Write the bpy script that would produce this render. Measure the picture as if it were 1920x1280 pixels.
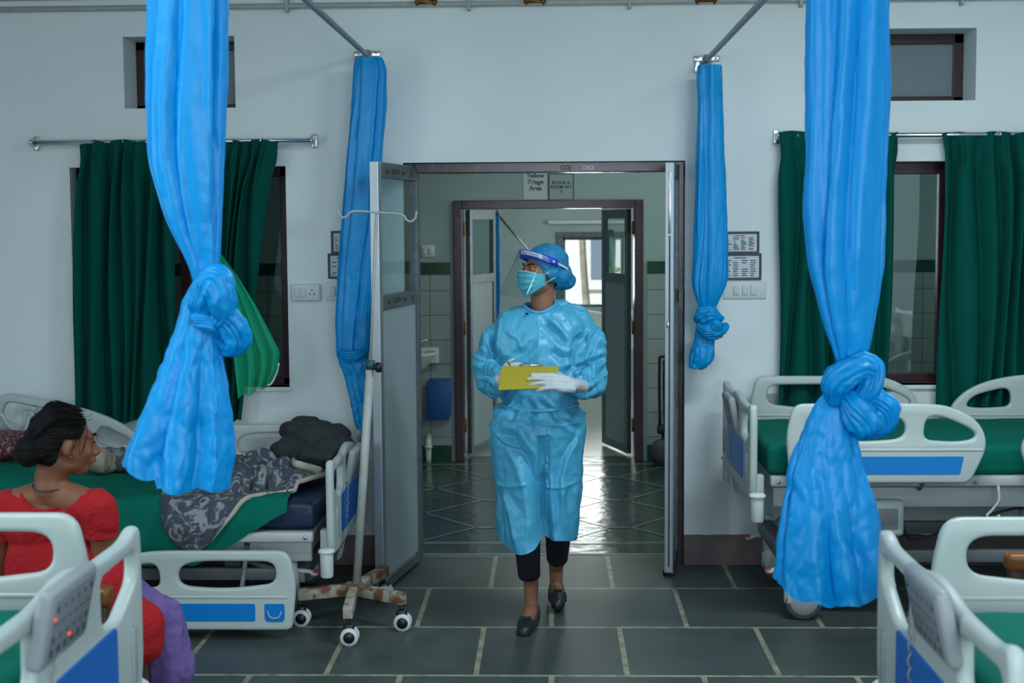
import bpy, bmesh, math, random
import numpy as np
from mathutils import Vector, Matrix, noise, Euler
PI = math.pi
for _o in list(bpy.data.objects): bpy.data.objects.remove(_o)
SC = bpy.context.scene
COL = SC.collection

# ---------------------------------------------------------------- camera, world, lights, exposure
F_PX, CAM_H = 2667.0, 1.75
_Y = Vector((75, 220, -F_PX)).normalized()
_u = Vector((-.004, 1, 0)); _Z = (_u - _u.dot(_Y) * _Y).normalized()
_X = _Y.cross(_Z)
_M = Matrix((_X, _Y, _Z))            # rows = world axes in camera space
cam_d = bpy.data.cameras.new('camera'); cam = bpy.data.objects.new('camera', cam_d); COL.objects.link(cam)
cam_d.sensor_width = 36; cam_d.lens = F_PX / 1920 * 36
cam.matrix_world = Matrix.Translation((0, 0, CAM_H)) @ _M.to_4x4()
cam_d.clip_start = .05; cam_d.clip_end = 200
cam_d.dof.use_dof = True; cam_d.dof.focus_distance = 6.1; cam_d.dof.aperture_fstop = 4.5
SC.camera = cam

def ray(px, py): return _M @ Vector((px - 960, 640 - py, -F_PX))
def P(px, py, Y):
    d = ray(px, py); d = d * (Y / d.y); return Vector((d.x, Y, CAM_H + d.z))

w = bpy.data.worlds.new('world'); SC.world = w; w.use_nodes = True
nt = w.node_tree; bg = nt.nodes['Background']
sky = nt.nodes.new('ShaderNodeTexSky'); sky.sky_type = 'HOSEK_WILKIE'; sky.sun_direction = Vector((-.4, -.5, .75)).normalized(); sky.turbidity = 5
nt.links.new(sky.outputs[0], bg.inputs[0]); bg.inputs[1].default_value = 1.7

def area(name, loc, rot, sx, sy, power, color):
    l = bpy.data.lights.new(name, 'AREA'); l.shape = 'RECTANGLE'; l.size = sx; l.size_y = sy; l.energy = power; l.color = color
    o = bpy.data.objects.new(name, l); o.location = loc; o.rotation_euler = rot; COL.objects.link(o); return o
sun_d = bpy.data.lights.new('sun', 'SUN'); sun_d.energy = 3.2; sun_d.angle = .05; sun_d.color = (1, .95, .88)
sun = bpy.data.objects.new('sun', sun_d); sun.rotation_euler = (math.radians(42), 0, math.radians(-28)); COL.objects.link(sun)
COOL = (.80, .93, 1.0)
area('ceiling_lamp_light', (1.35, 4.6, 3.16), (0, 0, 0), 1.2, .14, 34, COOL)
area('ceiling_lamp_light', (-1.9, 2.6, 3.16), (0, 0, 0), 1.2, .14, 20, COOL)
area('ceiling_lamp_light', (1.9, .8, 3.16), (0, 0, 0), 1.2, .14, 20, COOL)
area('back_fill_light', (.9, -1.9, 1.9), (math.radians(90), 0, 0), 3.4, 1.7, 76, (.78, .9, 1.0))  # area lamp added behind the camera as daylight stand-in, gives soft frontal fill
area('left_fill_light', (-4.35, 2.0, 1.7), (0, math.radians(-90), 0), 1.4, 2.2, 22, (.80, .92, 1.0))  # unseen area lamp standing in for daylight from the left
area('corridor_fill_light', (.7, 9.0, 2.95), (0, 0, 0), 1.2, .12, 9, (.80, 1.0, .93))  # added fill for the corridor, no fixture hangs here
area('corridor_side_fill_light', (3.9, 9.0, 1.7), (0, math.radians(90), 0), 1.2, 1.2, 14, (.82, 1.0, .96))  # unseen side fill for the corridor; the right wall has no window
area('far_window_light', (.46, 15.9, 1.25), (math.radians(-90), 0, 0), .62, .7, 8, (.95, 1.0, .98))
area('far_side_fill_light', (2.9, 13.5, 1.6), (0, math.radians(90), 0), 1.4, 1.6, 26, (.9, 1.0, .97))  # unseen fill inside the far room's right wall, which has no opening
area('far_room_lamp_light', (.4, 13.0, 2.95), (0, 0, 0), 1.2, .14, 12, (.84, 1.0, .94))
SC.view_settings.view_transform = 'Standard'; SC.view_settings.look = 'None'
SC.view_settings.gamma = 1; SC.view_settings.use_curve_mapping = False
SC.view_settings.exposure = 0.92
SC.cycles.use_denoising = True
SC.cycles.max_bounces = 8; SC.cycles.diffuse_bounces = 4; SC.cycles.transparent_max_bounces = 12
SC.cycles.caustics_reflective = False; SC.cycles.caustics_refractive = False
SC.cycles.sample_clamp_indirect = 6

# ---------------------------------------------------------------- tagging
def tag(o, label=None, cat=None, group=None, kind=None):
    if label: o['label'] = label
    if cat: o['category'] = cat
    if group: o['group'] = group
    if kind: o['kind'] = kind
    return o
def empty(name, loc=(0, 0, 0), rz=0, label=None, cat=None, group=None):
    o = bpy.data.objects.new(name, None); COL.objects.link(o); o.location = loc; o.rotation_euler = (0, 0, rz)
    o.empty_display_size = .1
    return tag(o, label, cat, group)
def smooth(me, angle=None):
    me.polygons.foreach_set('use_smooth', [True] * len(me.polygons)); me.update()
def link(name, me, mats, parent=None, sm=True, loc=None):
    if not isinstance(mats, (list, tuple)): mats = [mats]
    me.name = name
    if sm is True: smooth(me)
    for m in mats: me.materials.append(m)
    o = bpy.data.objects.new(name, me); COL.objects.link(o)
    if parent: o.parent = parent
    if loc: o.location = loc
    if sm == 'auto':
        smooth(me)
        try:
            me.set_sharp_from_angle(angle=math.radians(40))
        except Exception: pass
    return o
def copy_tree(o, parent=None):
    c = o.copy(); COL.objects.link(c); c.parent = parent
    for ch in [x for x in bpy.data.objects if x.parent == o and x.name in COL.objects]: copy_tree(ch, c)
    return c

# ---------------------------------------------------------------- materials
def lin(r, g, b):
    f = lambda c: (c / 255) / 12.92 if c <= 10 else (((c / 255) + .055) / 1.055) ** 2.4
    return (f(r), f(g), f(b), 1)
def mat(name, col, rough=.5, metal=0, spec=.5, var=0, vscale=6, bump=0, bscale=40, coat=0, sheen=0, stretch=None, bdist=.01):
    m = bpy.data.materials.new(name); m.use_nodes = True; n = m.node_tree.nodes; l = m.node_tree.links
    b = n['Principled BSDF']
    b.inputs['Base Color'].default_value = col; b.inputs['Roughness'].default_value = rough
    b.inputs['Metallic'].default_value = metal; b.inputs['Specular IOR Level'].default_value = spec
    b.inputs['Coat Weight'].default_value = coat
    if sheen: b.inputs['Sheen Weight'].default_value = sheen
    tc = n.new('ShaderNodeTexCoord'); mp = n.new('ShaderNodeMapping'); l.new(tc.outputs['Object'], mp.inputs[0])
    if stretch: mp.inputs['Scale'].default_value = stretch
    if var:
        t = n.new('ShaderNodeTexNoise'); t.inputs['Scale'].default_value = vscale; t.inputs['Detail'].default_value = 5
        l.new(mp.outputs[0], t.inputs[0])
        r = n.new('ShaderNodeValToRGB'); c = col
        r.color_ramp.elements[0].position = .3; r.color_ramp.elements[1].position = .7
        r.color_ramp.elements[0].color = (c[0] * (1 - var), c[1] * (1 - var), c[2] * (1 - var), 1)
        r.color_ramp.elements[1].color = (min(1, c[0] * (1 + var)), min(1, c[1] * (1 + var)), min(1, c[2] * (1 + var)), 1)
        l.new(t.outputs[0], r.inputs[0]); l.new(r.outputs[0], b.inputs['Base Color'])
    if bump:
        t2 = n.new('ShaderNodeTexNoise'); t2.inputs['Scale'].default_value = bscale; t2.inputs['Detail'].default_value = 4
        l.new(mp.outputs[0], t2.inputs[0])
        bp = n.new('ShaderNodeBump'); bp.inputs['Strength'].default_value = bump; bp.inputs['Distance'].default_value = bdist
        l.new(t2.outputs[0], bp.inputs['Height']); l.new(bp.outputs[0], b.inputs['Normal'])
    return m
def emis(name, col, s):
    m = bpy.data.materials.new(name); m.use_nodes = True; b = m.node_tree.nodes['Principled BSDF']
    b.inputs['Base Color'].default_value = col; b.inputs['Emission Color'].default_value = col; b.inputs['Emission Strength'].default_value = s
    return m
def translucent(m, col, amt):
    n = m.node_tree.nodes; l = m.node_tree.links; b = n['Principled BSDF']
    t = n.new('ShaderNodeBsdfTranslucent'); t.inputs[0].default_value = col
    mx = n.new('ShaderNodeMixShader'); mx.inputs[0].default_value = amt
    l.new(b.outputs[0], mx.inputs[1]); l.new(t.outputs[0], mx.inputs[2]); l.new(mx.outputs[0], n['Material Output'].inputs[0])
    return m
def see_through(name, col, alpha, rough=.1, spec=.5):
    m = mat(name, col, rough, spec=spec); n = m.node_tree.nodes; l = m.node_tree.links; b = n['Principled BSDF']
    t = n.new('ShaderNodeBsdfTransparent'); mx = n.new('ShaderNodeMixShader'); mx.inputs[0].default_value = alpha
    l.new(t.outputs[0], mx.inputs[1]); l.new(b.outputs[0], mx.inputs[2]); l.new(mx.outputs[0], n['Material Output'].inputs[0])
    return m
def glass(name, tint, refl):
    m = bpy.data.materials.new(name); m.use_nodes = True; n = m.node_tree.nodes; l = m.node_tree.links
    n.remove(n['Principled BSDF'])
    t = n.new('ShaderNodeBsdfTransparent'); t.inputs[0].default_value = tint
    g = n.new('ShaderNodeBsdfGlossy'); g.inputs['Roughness'].default_value = .03
    lw = n.new('ShaderNodeLayerWeight'); pw = n.new('ShaderNodeMath'); pw.operation = 'POWER'; pw.inputs[1].default_value = 5; l.new(lw.outputs['Facing'], pw.inputs[0])
    ad = n.new('ShaderNodeMath'); ad.operation = 'MULTIPLY_ADD'; ad.inputs[1].default_value = .8; ad.inputs[2].default_value = refl; ad.use_clamp = True
    l.new(pw.outputs[0], ad.inputs[0])
    mx = n.new('ShaderNodeMixShader'); l.new(ad.outputs[0], mx.inputs[0]); l.new(t.outputs[0], mx.inputs[1]); l.new(g.outputs[0], mx.inputs[2])
    l.new(mx.outputs[0], n['Material Output'].inputs[0])
    return m

M = {}
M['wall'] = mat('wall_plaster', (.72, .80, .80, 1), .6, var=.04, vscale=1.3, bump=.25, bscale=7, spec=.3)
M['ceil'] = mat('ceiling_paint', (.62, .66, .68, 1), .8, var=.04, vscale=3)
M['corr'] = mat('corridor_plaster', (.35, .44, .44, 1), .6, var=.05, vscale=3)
M['maroon'] = mat('maroon_paint', lin(58, 34, 40), .25, var=.2, vscale=9, bump=.08, bscale=20)
M['base'] = mat('old_red_skirting_paint', lin(112, 98, 98), .6, var=.2, vscale=7, bump=.3)
M['alu'] = mat('aluminium', lin(176, 186, 192), .32, .75, var=.06)
M['alu_d'] = mat('dark_aluminium_film', lin(98, 108, 114), .4, .4, var=.22, vscale=22)
M['leafpanel'] = mat('frosted_door_board', lin(150, 166, 172), .55, var=.05, vscale=2)
M['chrome'] = mat('chrome', (.6, .63, .65, 1), .25, 1)
M['rail'] = mat('grey_rail_paint', lin(140, 146, 148), .4, .3, var=.1)
M['pipe'] = mat('painted_pipe', lin(168, 174, 168), .5, var=.1, vscale=20)
M['brass'] = mat('brass', lin(130, 92, 46), .45, .8, var=.2)
M['glass'] = glass('window_glass', (.6, .66, .66, 1), .22)
M['glass_d'] = glass('dark_window_glass', (.6, .66, .66, 1), .07)
M['frost'] = mat('frosted_glass', lin(112, 130, 134), .25, var=.05)
M['clear'] = glass('clear_glass', (.86, .92, .92, 1), .02)
M['plastic'] = mat('bed_plastic', lin(180, 192, 188), .38, var=.03, vscale=4, spec=.45)
M['plastic_g'] = mat('grey_bed_plastic', lin(150, 156, 158), .42, var=.05)
M['steel_w'] = mat('painted_steel', lin(176, 184, 182), .4, var=.06)
M['steel_g'] = mat('grey_steel', lin(108, 114, 116), .45, var=.1)
M['bedblue'] = mat('blue_label_panel', lin(0, 122, 198), .35)
M['bedblue2'] = mat('deep_blue_panel', lin(20, 104, 190), .35)
M['keypad'] = mat('keypad_grey', lin(128, 134, 140), .4)
M['key'] = mat('key_dark', lin(52, 58, 68), .5)
M['led'] = emis('red_led', lin(230, 50, 40), .7)
M['red_p'] = mat('red_plastic', lin(190, 60, 60), .5)
M['rubber'] = mat('rubber_grey', lin(72, 76, 80), .6)
M['black'] = mat('black_plastic', lin(20, 22, 24), .4)
M['white'] = mat('white_plastic', lin(205, 214, 212), .45)
M['navy'] = mat('navy_mattress_vinyl', lin(12, 34, 66), .45, bump=.2)
M['green'] = mat('green_bed_sheet', lin(0, 102, 86), .85, var=.08, vscale=8, bump=.25, bscale=14, spec=.15)
M['curt'] = translucent(mat('dark_green_curtain', lin(0, 80, 70), .85, var=.06, vscale=3, bump=.15, bscale=200, spec=.12), lin(0, 80, 70), .12)
M['blue'] = translucent(mat('blue_satin_curtain', lin(0, 162, 234), .40, var=.04, vscale=3, bump=.5, bscale=5, spec=.45, bdist=.03), lin(0, 168, 238), .24)
M['gown'] = translucent(mat('blue_gown_film', lin(80, 180, 218), .38, var=.03, vscale=4, bump=.6, bscale=9, spec=.6, bdist=.02), lin(90, 180, 222), .18)
M['cap'] = mat('blue_nonwoven_cap', lin(14, 124, 172), .6, var=.28, vscale=28, bump=.6, bscale=60)
M['mask'] = mat('teal_mask', lin(78, 184, 200), .7, bump=.2, bscale=60)
M['glove'] = mat('white_glove', lin(182, 192, 194), .5, bump=.4, bscale=60)
M['skin'] = mat('skin_brown', lin(150, 104, 80), .5, var=.06, vscale=12, spec=.35)
M['skin2'] = mat('skin_deep_brown', lin(132, 86, 62), .5, var=.06, vscale=12, spec=.35)
M['hair'] = mat('black_hair', lin(9, 8, 8), .65, spec=.2, bump=.9, bscale=30, stretch=(1, 1, 6))
M['eye'] = mat('eye_white', lin(225, 222, 215), .3); M['iris'] = mat('iris_brown', lin(40, 26, 20), .2)
M['lip'] = mat('lips', lin(140, 76, 72), .5)
M['pants'] = mat('navy_trousers', lin(14, 18, 34), .85, bump=.3, bscale=150)
M['shoe'] = mat('dark_shoe', lin(32, 35, 40), .4, bump=.3, bscale=60)
M['red'] = mat('red_knit', lin(172, 10, 22), .85, var=.14, vscale=90, bump=.5, bscale=110)
M['purple'] = mat('purple_skirt', lin(112, 90, 152), .8, var=.12, vscale=30, bump=.5, bscale=25)
M['wood'] = mat('varnished_wood', lin(120, 74, 30), .35, var=.2, vscale=8, stretch=(1, 1, .15))
M['wood_d'] = mat('dark_wood', lin(72, 50, 38), .4, var=.2, vscale=8)
M['yellow'] = mat('yellow_board', lin(160, 148, 30), .45, var=.05)
M['paper'] = mat('paper', lin(200, 208, 212), .6)
M['ink'] = mat('ink', lin(52, 60, 66), .7)
M['darkframe'] = mat('dark_frame', lin(52, 58, 62), .5)
M['dcloth'] = mat('charcoal_cloth', lin(40, 47, 49), .9, var=.15, vscale=30, bump=.4, bscale=60)
M['tan'] = mat('tan_cloth', lin(150, 142, 124), .85, var=.2, vscale=10)
M['cream'] = mat('cream_hem', lin(176, 170, 156), .85)
M['net'] = see_through('green_net', lin(0, 178, 130), .72, .8)
M['visor'] = glass('visor_film', (.93, .96, .97, 1), .03)
for _n in M['visor'].node_tree.nodes:
    if _n.type == 'MATH' and _n.operation == 'POWER': _n.inputs[1].default_value = 2.2
M['band'] = mat('deep_blue_band', lin(28, 66, 190), .5)
M['rust'] = mat('rusty_paint', lin(150, 144, 130), .6, var=.1)
M['tile_g'] = mat('dark_green_tile', lin(4, 66, 40), .25, var=.1)
M['dblue'] = mat('dull_blue_plastic', lin(24, 84, 150), .5)
M['building'] = mat('outside_plaster', (.75, .74, .74, 1), .8, var=.05)
M['bwin'] = mat('outside_window', lin(120, 130, 150), .4)
M['bark'] = mat('bark', lin(150, 142, 130), .9, var=.3, vscale=10)
M['leaf'] = mat('leaf', lin(120, 160, 70), .7, var=.2)
M['ground'] = mat('outside_ground', lin(170, 165, 150), .9, var=.1)
M['tube'] = emis('lit_tube', (.85, .97, 1, 1), 6)

def two_tone(name, c1, c2, scale, lo, hi, rough=.85, bump=.4, kind='noise', distort=1.0):
    m = mat(name, c1, rough, bump=bump, bscale=30); n = m.node_tree.nodes; l = m.node_tree.links
    tc = n.new('ShaderNodeTexCoord'); t = n.new('ShaderNodeTexNoise'); t.inputs['Scale'].default_value = scale
    t.inputs['Detail'].default_value = 3; t.inputs['Distortion'].default_value = distort
    l.new(tc.outputs['Object'], t.inputs[0]); r = n.new('ShaderNodeValToRGB')
    r.color_ramp.elements[0].position = lo; r.color_ramp.elements[1].position = hi
    r.color_ramp.elements[0].color = c1; r.color_ramp.elements[1].color = c2
    l.new(t.outputs[0], r.inputs[0]); l.new(r.outputs[0], n['Principled BSDF'].inputs['Base Color'])
    return m
M['blanket'] = two_tone('grey_flowered_fleece', lin(66, 74, 84), lin(138, 142, 144), 11, .52, .6, .95, .8, distort=2.5)
M['maroonp'] = two_tone('maroon_print', lin(84, 24, 40), lin(170, 150, 150), 30, .56, .6, distort=3)
M['rust2'] = two_tone('rusted_white_paint', lin(160, 156, 142), lin(112, 72, 46), 14, .46, .58, .65, distort=.6)

def slate():
    m = bpy.data.materials.new('slate_floor'); m.use_nodes = True; n = m.node_tree.nodes; l = m.node_tree.links; b = n['Principled BSDF']
    tc = n.new('ShaderNodeTexCoord'); mp = n.new('ShaderNodeMapping'); l.new(tc.outputs['Object'], mp.inputs[0])
    mp.inputs['Location'].default_value = (.009, -5.41 + .667 * 12, 0)
    br = n.new('ShaderNodeTexBrick'); l.new(mp.outputs[0], br.inputs[0])
    br.inputs['Scale'].default_value = 1; br.inputs['Brick Width'].default_value = .589; br.inputs['Row Height'].default_value = .667
    br.inputs['Mortar Size'].default_value = .0115; br.inputs['Mortar Smooth'].default_value = .1; br.offset = .5
    br.inputs['Color1'].default_value = (0, 0, 0, 1); br.inputs['Color2'].default_value = (1, 1, 1, 1); br.inputs['Bias'].default_value = 0
    n1 = n.new('ShaderNodeTexNoise'); n1.inputs['Scale'].default_value = 2.6; n1.inputs['Detail'].default_value = 8; n1.inputs['Roughness'].default_value = .65
    l.new(tc.outputs['Object'], n1.inputs[0])
    r = n.new('ShaderNodeValToRGB'); e = r.color_ramp.elements
    e[0].position = .3; e[0].color = lin(54, 64, 63); e[1].position = .72; e[1].color = lin(82, 93, 90)
    l.new(n1.outputs[0], r.inputs[0])
    hs = n.new('ShaderNodeMixRGB'); hs.blend_type = 'MULTIPLY'; hs.inputs[0].default_value = .22
    l.new(r.outputs[0], hs.inputs[1]); l.new(br.outputs['Color'], hs.inputs[2])
    mx = n.new('ShaderNodeMixRGB'); l.new(br.outputs['Fac'], mx.inputs[0]); l.new(hs.outputs[0], mx.inputs[1])
    n2 = n.new('ShaderNodeTexNoise'); n2.inputs['Scale'].default_value = 14; l.new(tc.outputs['Object'], n2.inputs[0])
    r2 = n.new('ShaderNodeValToRGB'); r2.color_ramp.elements[0].position = .3; r2.color_ramp.elements[0].color = lin(104, 104, 88)
    r2.color_ramp.elements[1].position = .6; r2.color_ramp.elements[1].color = lin(158, 155, 134); l.new(n2.outputs[0], r2.inputs[0])
    l.new(r2.outputs[0], mx.inputs[2]); l.new(mx.outputs[0], b.inputs['Base Color'])
    mr = n.new('ShaderNodeMapRange'); mr.inputs[3].default_value = .3; mr.inputs[4].default_value = .55; l.new(n1.outputs[0], mr.inputs[0]); l.new(mr.outputs[0], b.inputs['Roughness'])
    bp = n.new('ShaderNodeBump'); bp.inputs['Strength'].default_value = .25; bp.inputs['Distance'].default_value = .01; l.new(n1.outputs[0], bp.inputs['Height']); l.new(bp.outputs[0], b.inputs['Normal'])
    return m
M['slate'] = slate()
def polished():
    m = mat('polished_green_stone', lin(56, 70, 68), .2, var=.2, vscale=5, bump=.5, bscale=9)
    m.node_tree.nodes['Principled BSDF'].inputs['Roughness'].default_value = .2
    return m
M['cfloor'] = polished()
M['cline'] = mat('pale_stone_inlay', lin(104, 122, 112), .2, var=.15, bump=.3, bscale=5)
M['strip'] = mat('pale_threshold', lin(112, 118, 110), .45, var=.2, vscale=12)
M['floor3'] = mat('pale_far_floor', lin(150, 156, 150), .22, var=.1, vscale=2, bump=.2, bscale=4)
def white_tiles():
    m = bpy.data.materials.new('white_wall_tiles'); m.use_nodes = True; n = m.node_tree.nodes; l = m.node_tree.links; b = n['Principled BSDF']
    tc = n.new('ShaderNodeTexCoord'); s = n.new('ShaderNodeSeparateXYZ'); c = n.new('ShaderNodeCombineXYZ')
    l.new(tc.outputs['Object'], s.inputs[0]); l.new(s.outputs[0], c.inputs[0]); l.new(s.outputs[2], c.inputs[1])
    br = n.new('ShaderNodeTexBrick'); l.new(c.outputs[0], br.inputs[0]); br.offset = 0
    br.inputs['Scale'].default_value = 1; br.inputs['Brick Width'].default_value = .30; br.inputs['Row Height'].default_value = .181
    br.inputs['Mortar Size'].default_value = .003
    br.inputs['Color1'].default_value = lin(150, 162, 158); br.inputs['Color2'].default_value = lin(160, 170, 166); br.inputs['Mortar'].default_value = lin(96, 104, 100)
    l.new(br.outputs[0], b.inputs['Base Color']); b.inputs['Roughness'].default_value = .22
    return m
M['tile_w'] = white_tiles()

# ---------------------------------------------------------------- mesh helpers
def BM(): return bmesh.new()
def done(bm):
    me = bpy.data.meshes.new('m'); bmesh.ops.recalc_face_normals(bm, faces=bm.faces); bm.to_mesh(me); bm.free(); return me
def bx(bm, lo, hi, bev=0, mi=0, seg=2, mtx=None):
    lo, hi = Vector(lo), Vector(hi)
    r = bmesh.ops.create_cube(bm, size=1); vs = r['verts']
    for v in vs: v.co = Vector((lo[i] + (v.co[i] + .5) * (hi[i] - lo[i]) for i in range(3)))
    fs = set(f for v in vs for f in v.link_faces)
    for f in fs: f.material_index = mi
    if bev:
        es = list(set(e for v in vs for e in v.link_edges))
        g = bmesh.ops.bevel(bm, geom=es, offset=bev, segments=seg, affect='EDGES', profile=.5)
        for f in g['faces']: f.material_index = mi
        vs = list(set(v for f in list(fs) + list(g['faces']) if f.is_valid for v in f.verts))
    if mtx:
        for v in vs: v.co = mtx @ v.co
    return vs
def loft(bm, rings, closed=True, cap=(True, True), mi=0):
    R = [[bm.verts.new(p) for p in r] for r in rings]
    n = len(R[0])
    for a, b in zip(R, R[1:]):
        for i in range(n if closed else n - 1):
            j = (i + 1) % n
            bm.faces.new((a[i], a[j], b[j], b[i])).material_index = mi
    if closed:
        if cap[0]: bm.faces.new(list(reversed(R[0]))).material_index = mi
        if cap[1]: bm.faces.new(R[-1]).material_index = mi
    return R
def smooth_path(pts, n=6):
    pts = [Vector(p) for p in pts]
    if len(pts) < 3: return pts
    out = []
    for i in range(len(pts) - 1):
        p0 = pts[i - 1] if i else pts[0] * 2 - pts[1]; p1, p2 = pts[i], pts[i + 1]
        p3 = pts[i + 2] if i + 2 < len(pts) else pts[-1] * 2 - pts[-2]
        for k in range(n):
            t = k / n
            out.append(.5 * ((2 * p1) + (p2 - p0) * t + (2 * p0 - 5 * p1 + 4 * p2 - p3) * t * t + (3 * p1 - p0 - 3 * p2 + p3) * t ** 3))
    out.append(pts[-1]); return out
def frames(path):
    T = []
    for i in range(len(path)):
        a = path[max(0, i - 1)]; b = path[min(len(path) - 1, i + 1)]; T.append((b - a).normalized())
    up = Vector((0, 0, 1)) if abs(T[0].z) < .9 else Vector((1, 0, 0))
    N = (up - up.dot(T[0]) * T[0]).normalized(); out = []
    for t in T:
        N = (N - N.dot(t) * t).normalized(); out.append((N, t.cross(N)))
    return out
def tube(bm, pts, r, seg=10, n=0, cap=True, mi=0, flute=0, amp=0, twist=0, rf=None, flat=1):
    path = smooth_path(pts, n) if n else [Vector(p) for p in pts]
    fr = frames(path); L = len(path); rings = []
    for i, (p, (N, B)) in enumerate(zip(path, fr)):
        t = i / max(1, L - 1)
        rr = rf(t) if rf else (r if not isinstance(r, (list, tuple)) else float(np.interp(t, np.linspace(0, 1, len(r)), r)))
        ring = []
        for k in range(seg):
            a = 2 * PI * k / seg; q = rr
            if flute:
                q = rr * (1 - amp * (abs(math.sin(a * flute / 2 + twist * t * PI + .7 * math.sin(3 * a + 5 * t)))) ** .8 + amp * .4 * math.sin(2 * a + 4 * t))
            ring.append(p + N * (math.cos(a) * q) + B * (math.sin(a) * q * flat))
        rings.append(ring)
    return loft(bm, rings, True, (cap, cap), mi)
def sph(bm, c, r, mi=0, u=16, v=10, rot=None):
    if not isinstance(r, (list, tuple)): r = (r, r, r)
    m = Matrix.Translation(c) @ (rot.to_matrix().to_4x4() if rot else Matrix()) @ Matrix.Diagonal((r[0], r[1], r[2], 1))
    g = bmesh.ops.create_uvsphere(bm, u_segments=u, v_segments=v, radius=1, matrix=m)
    for f in set(f for q in g['verts'] for f in q.link_faces): f.material_index = mi
def chain(bm, pr, seg=16):
    for (p, r) in pr: sph(bm, Vector(p), r)
    for (p, r), (q, s) in zip(pr, pr[1:]):
        tube(bm, [p, q], [r, s], seg)
def lathe(bm, c, prof, axis='z', seg=24, mi=0):
    c = Vector(c); rings = []
    for (r, h) in prof:
        ring = []
        for k in range(seg):
            a = 2 * PI * k / seg; x, y = r * math.cos(a), r * math.sin(a)
            v = {'z': (x, y, h), 'y': (x, h, y), 'x': (h, x, y)}[axis]
            ring.append(c + Vector(v))
        rings.append(ring)
    loft(bm, rings, mi=mi)
def bake(o):
    dg = bpy.context.evaluated_depsgraph_get(); dg.update()
    me = bpy.data.meshes.new_from_object(o.evaluated_get(dg)); d = o.data
    bpy.data.objects.remove(o); return me
def fuse(bm, voxel=.006, it=6, fac=.6):
    me = done(bm); o = bpy.data.objects.new('tmp', me); COL.objects.link(o)
    m = o.modifiers.new('r', 'REMESH'); m.mode = 'VOXEL'; m.voxel_size = voxel
    if it:
        s = o.modifiers.new('s', 'SMOOTH'); s.iterations = it; s.factor = fac
    return bake(o)
def warp(me, fn):
    me.update(); n = len(me.vertices); co = np.empty(n * 3); me.vertices.foreach_get('co', co); co = co.reshape(-1, 3)
    no = np.empty(n * 3); me.vertex_normals.foreach_get('vector', no) if hasattr(me, 'vertex_normals') else me.vertices.foreach_get('normal', no)
    no = no.reshape(-1, 3)
    for i in range(n):
        p = Vector(co[i]); q = fn(p, Vector(no[i])); co[i] = q
    me.vertices.foreach_set('co', co.ravel()); me.update(); return me
def roundpoly(pts, r, n=6):
    out = []; L = len(pts)
    for i in range(L):
        p = Vector(pts[i][:2]); a = Vector(pts[i - 1][:2]); b = Vector(pts[(i + 1) % L][:2])
        rr = pts[i][2] if len(pts[i]) > 2 else r
        da, db = (a - p), (b - p); ra = min(rr, da.length * .48); rb = min(rr, db.length * .48)
        s, e = p + da.normalized() * ra, p + db.normalized() * rb
        for k in range(n + 1):
            t = k / n; out.append(s * (1 - t) ** 2 + p * 2 * t * (1 - t) + e * t * t)
    return out
def panel(outline, holes, th, bev, fn, r=.02):
    cu = bpy.data.curves.new('c', 'CURVE'); cu.dimensions = '2D'; cu.fill_mode = 'BOTH'
    cu.extrude = max(0, th / 2 - bev); cu.bevel_depth = bev; cu.bevel_resolution = 3; cu.offset = -bev if bev else 0
    for poly in [outline] + holes:
        pts = roundpoly(poly, r); s = cu.splines.new('POLY'); s.points.add(len(pts) - 1)
        for q, p in zip(s.points, pts): q.co = (p.x, p.y, 0, 1)
        s.use_cyclic_u = True
    o = bpy.data.objects.new('tmp', cu); COL.objects.link(o); me = bake(o); bpy.data.curves.remove(cu)
    for v in me.vertices: v.co = Vector(fn(v.co.x, v.co.y, v.co.z))
    bm = BM(); bm.from_mesh(me); bmesh.ops.remove_doubles(bm, verts=bm.verts, dist=.00005); bpy.data.meshes.remove(me)
    return done(bm)
def text(name, body, size, loc, rot, m, parent, ext=.0006, align='CENTER'):
    cu = bpy.data.curves.new('t', 'FONT'); cu.body = body; cu.size = size; cu.align_x = align; cu.align_y = 'CENTER'; cu.extrude = ext
    cu.offset = size * .018
    o = bpy.data.objects.new('tmp', cu); COL.objects.link(o); me = bake(o); bpy.data.curves.remove(cu)
    mm = Matrix.Translation(loc) @ Euler(rot).to_matrix().to_4x4(); me.transform(mm)
    return link(name, me, m, parent, sm=False)
def ns(p, s, seed=0): return noise.noise(Vector((p[0] * s + seed * 7.3, p[1] * s + seed * 3.1, p[2] * s - seed * 5.7)))
def vor(p, s, k=0):
    d = noise.voronoi(Vector((p[0] * s + k, p[1] * s + k * 2, p[2] * s)))[0]; return min(1, (d[1] - d[0]) * 2.2)
def ridge(p, s, seed=0): return 1 - 2 * abs(ns(p, s, seed))
def on_surface(me, cx, cy, rx, ry, n=64, top=2.0, lift=0):
    """closed ring of points where a vertical elliptic cylinder meets the top side of a mesh"""
    from mathutils.bvhtree import BVHTree
    t = BVHTree.FromPolygons([v.co.copy() for v in me.vertices], [list(p.vertices) for p in me.polygons]); out = []
    for k in range(n):
        a = 2 * PI * k / n; h = t.ray_cast(Vector((cx + rx * math.cos(a), cy + ry * math.sin(a), top)), Vector((0, 0, -1)))
        if h[0]: out.append(h[0] + Vector((0, 0, lift)))
    z = [p.z for p in out]; m = len(out)
    for k in range(m): out[k].z = sum(z[(k + j) % m] for j in range(-3, 4)) / 7
    return out + [out[0]]
def struct(name, me, mats, parent=None, sm=False):
    o = link(name, me, mats, parent, sm)
    if not parent: o['kind'] = 'structure'
    return o
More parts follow.
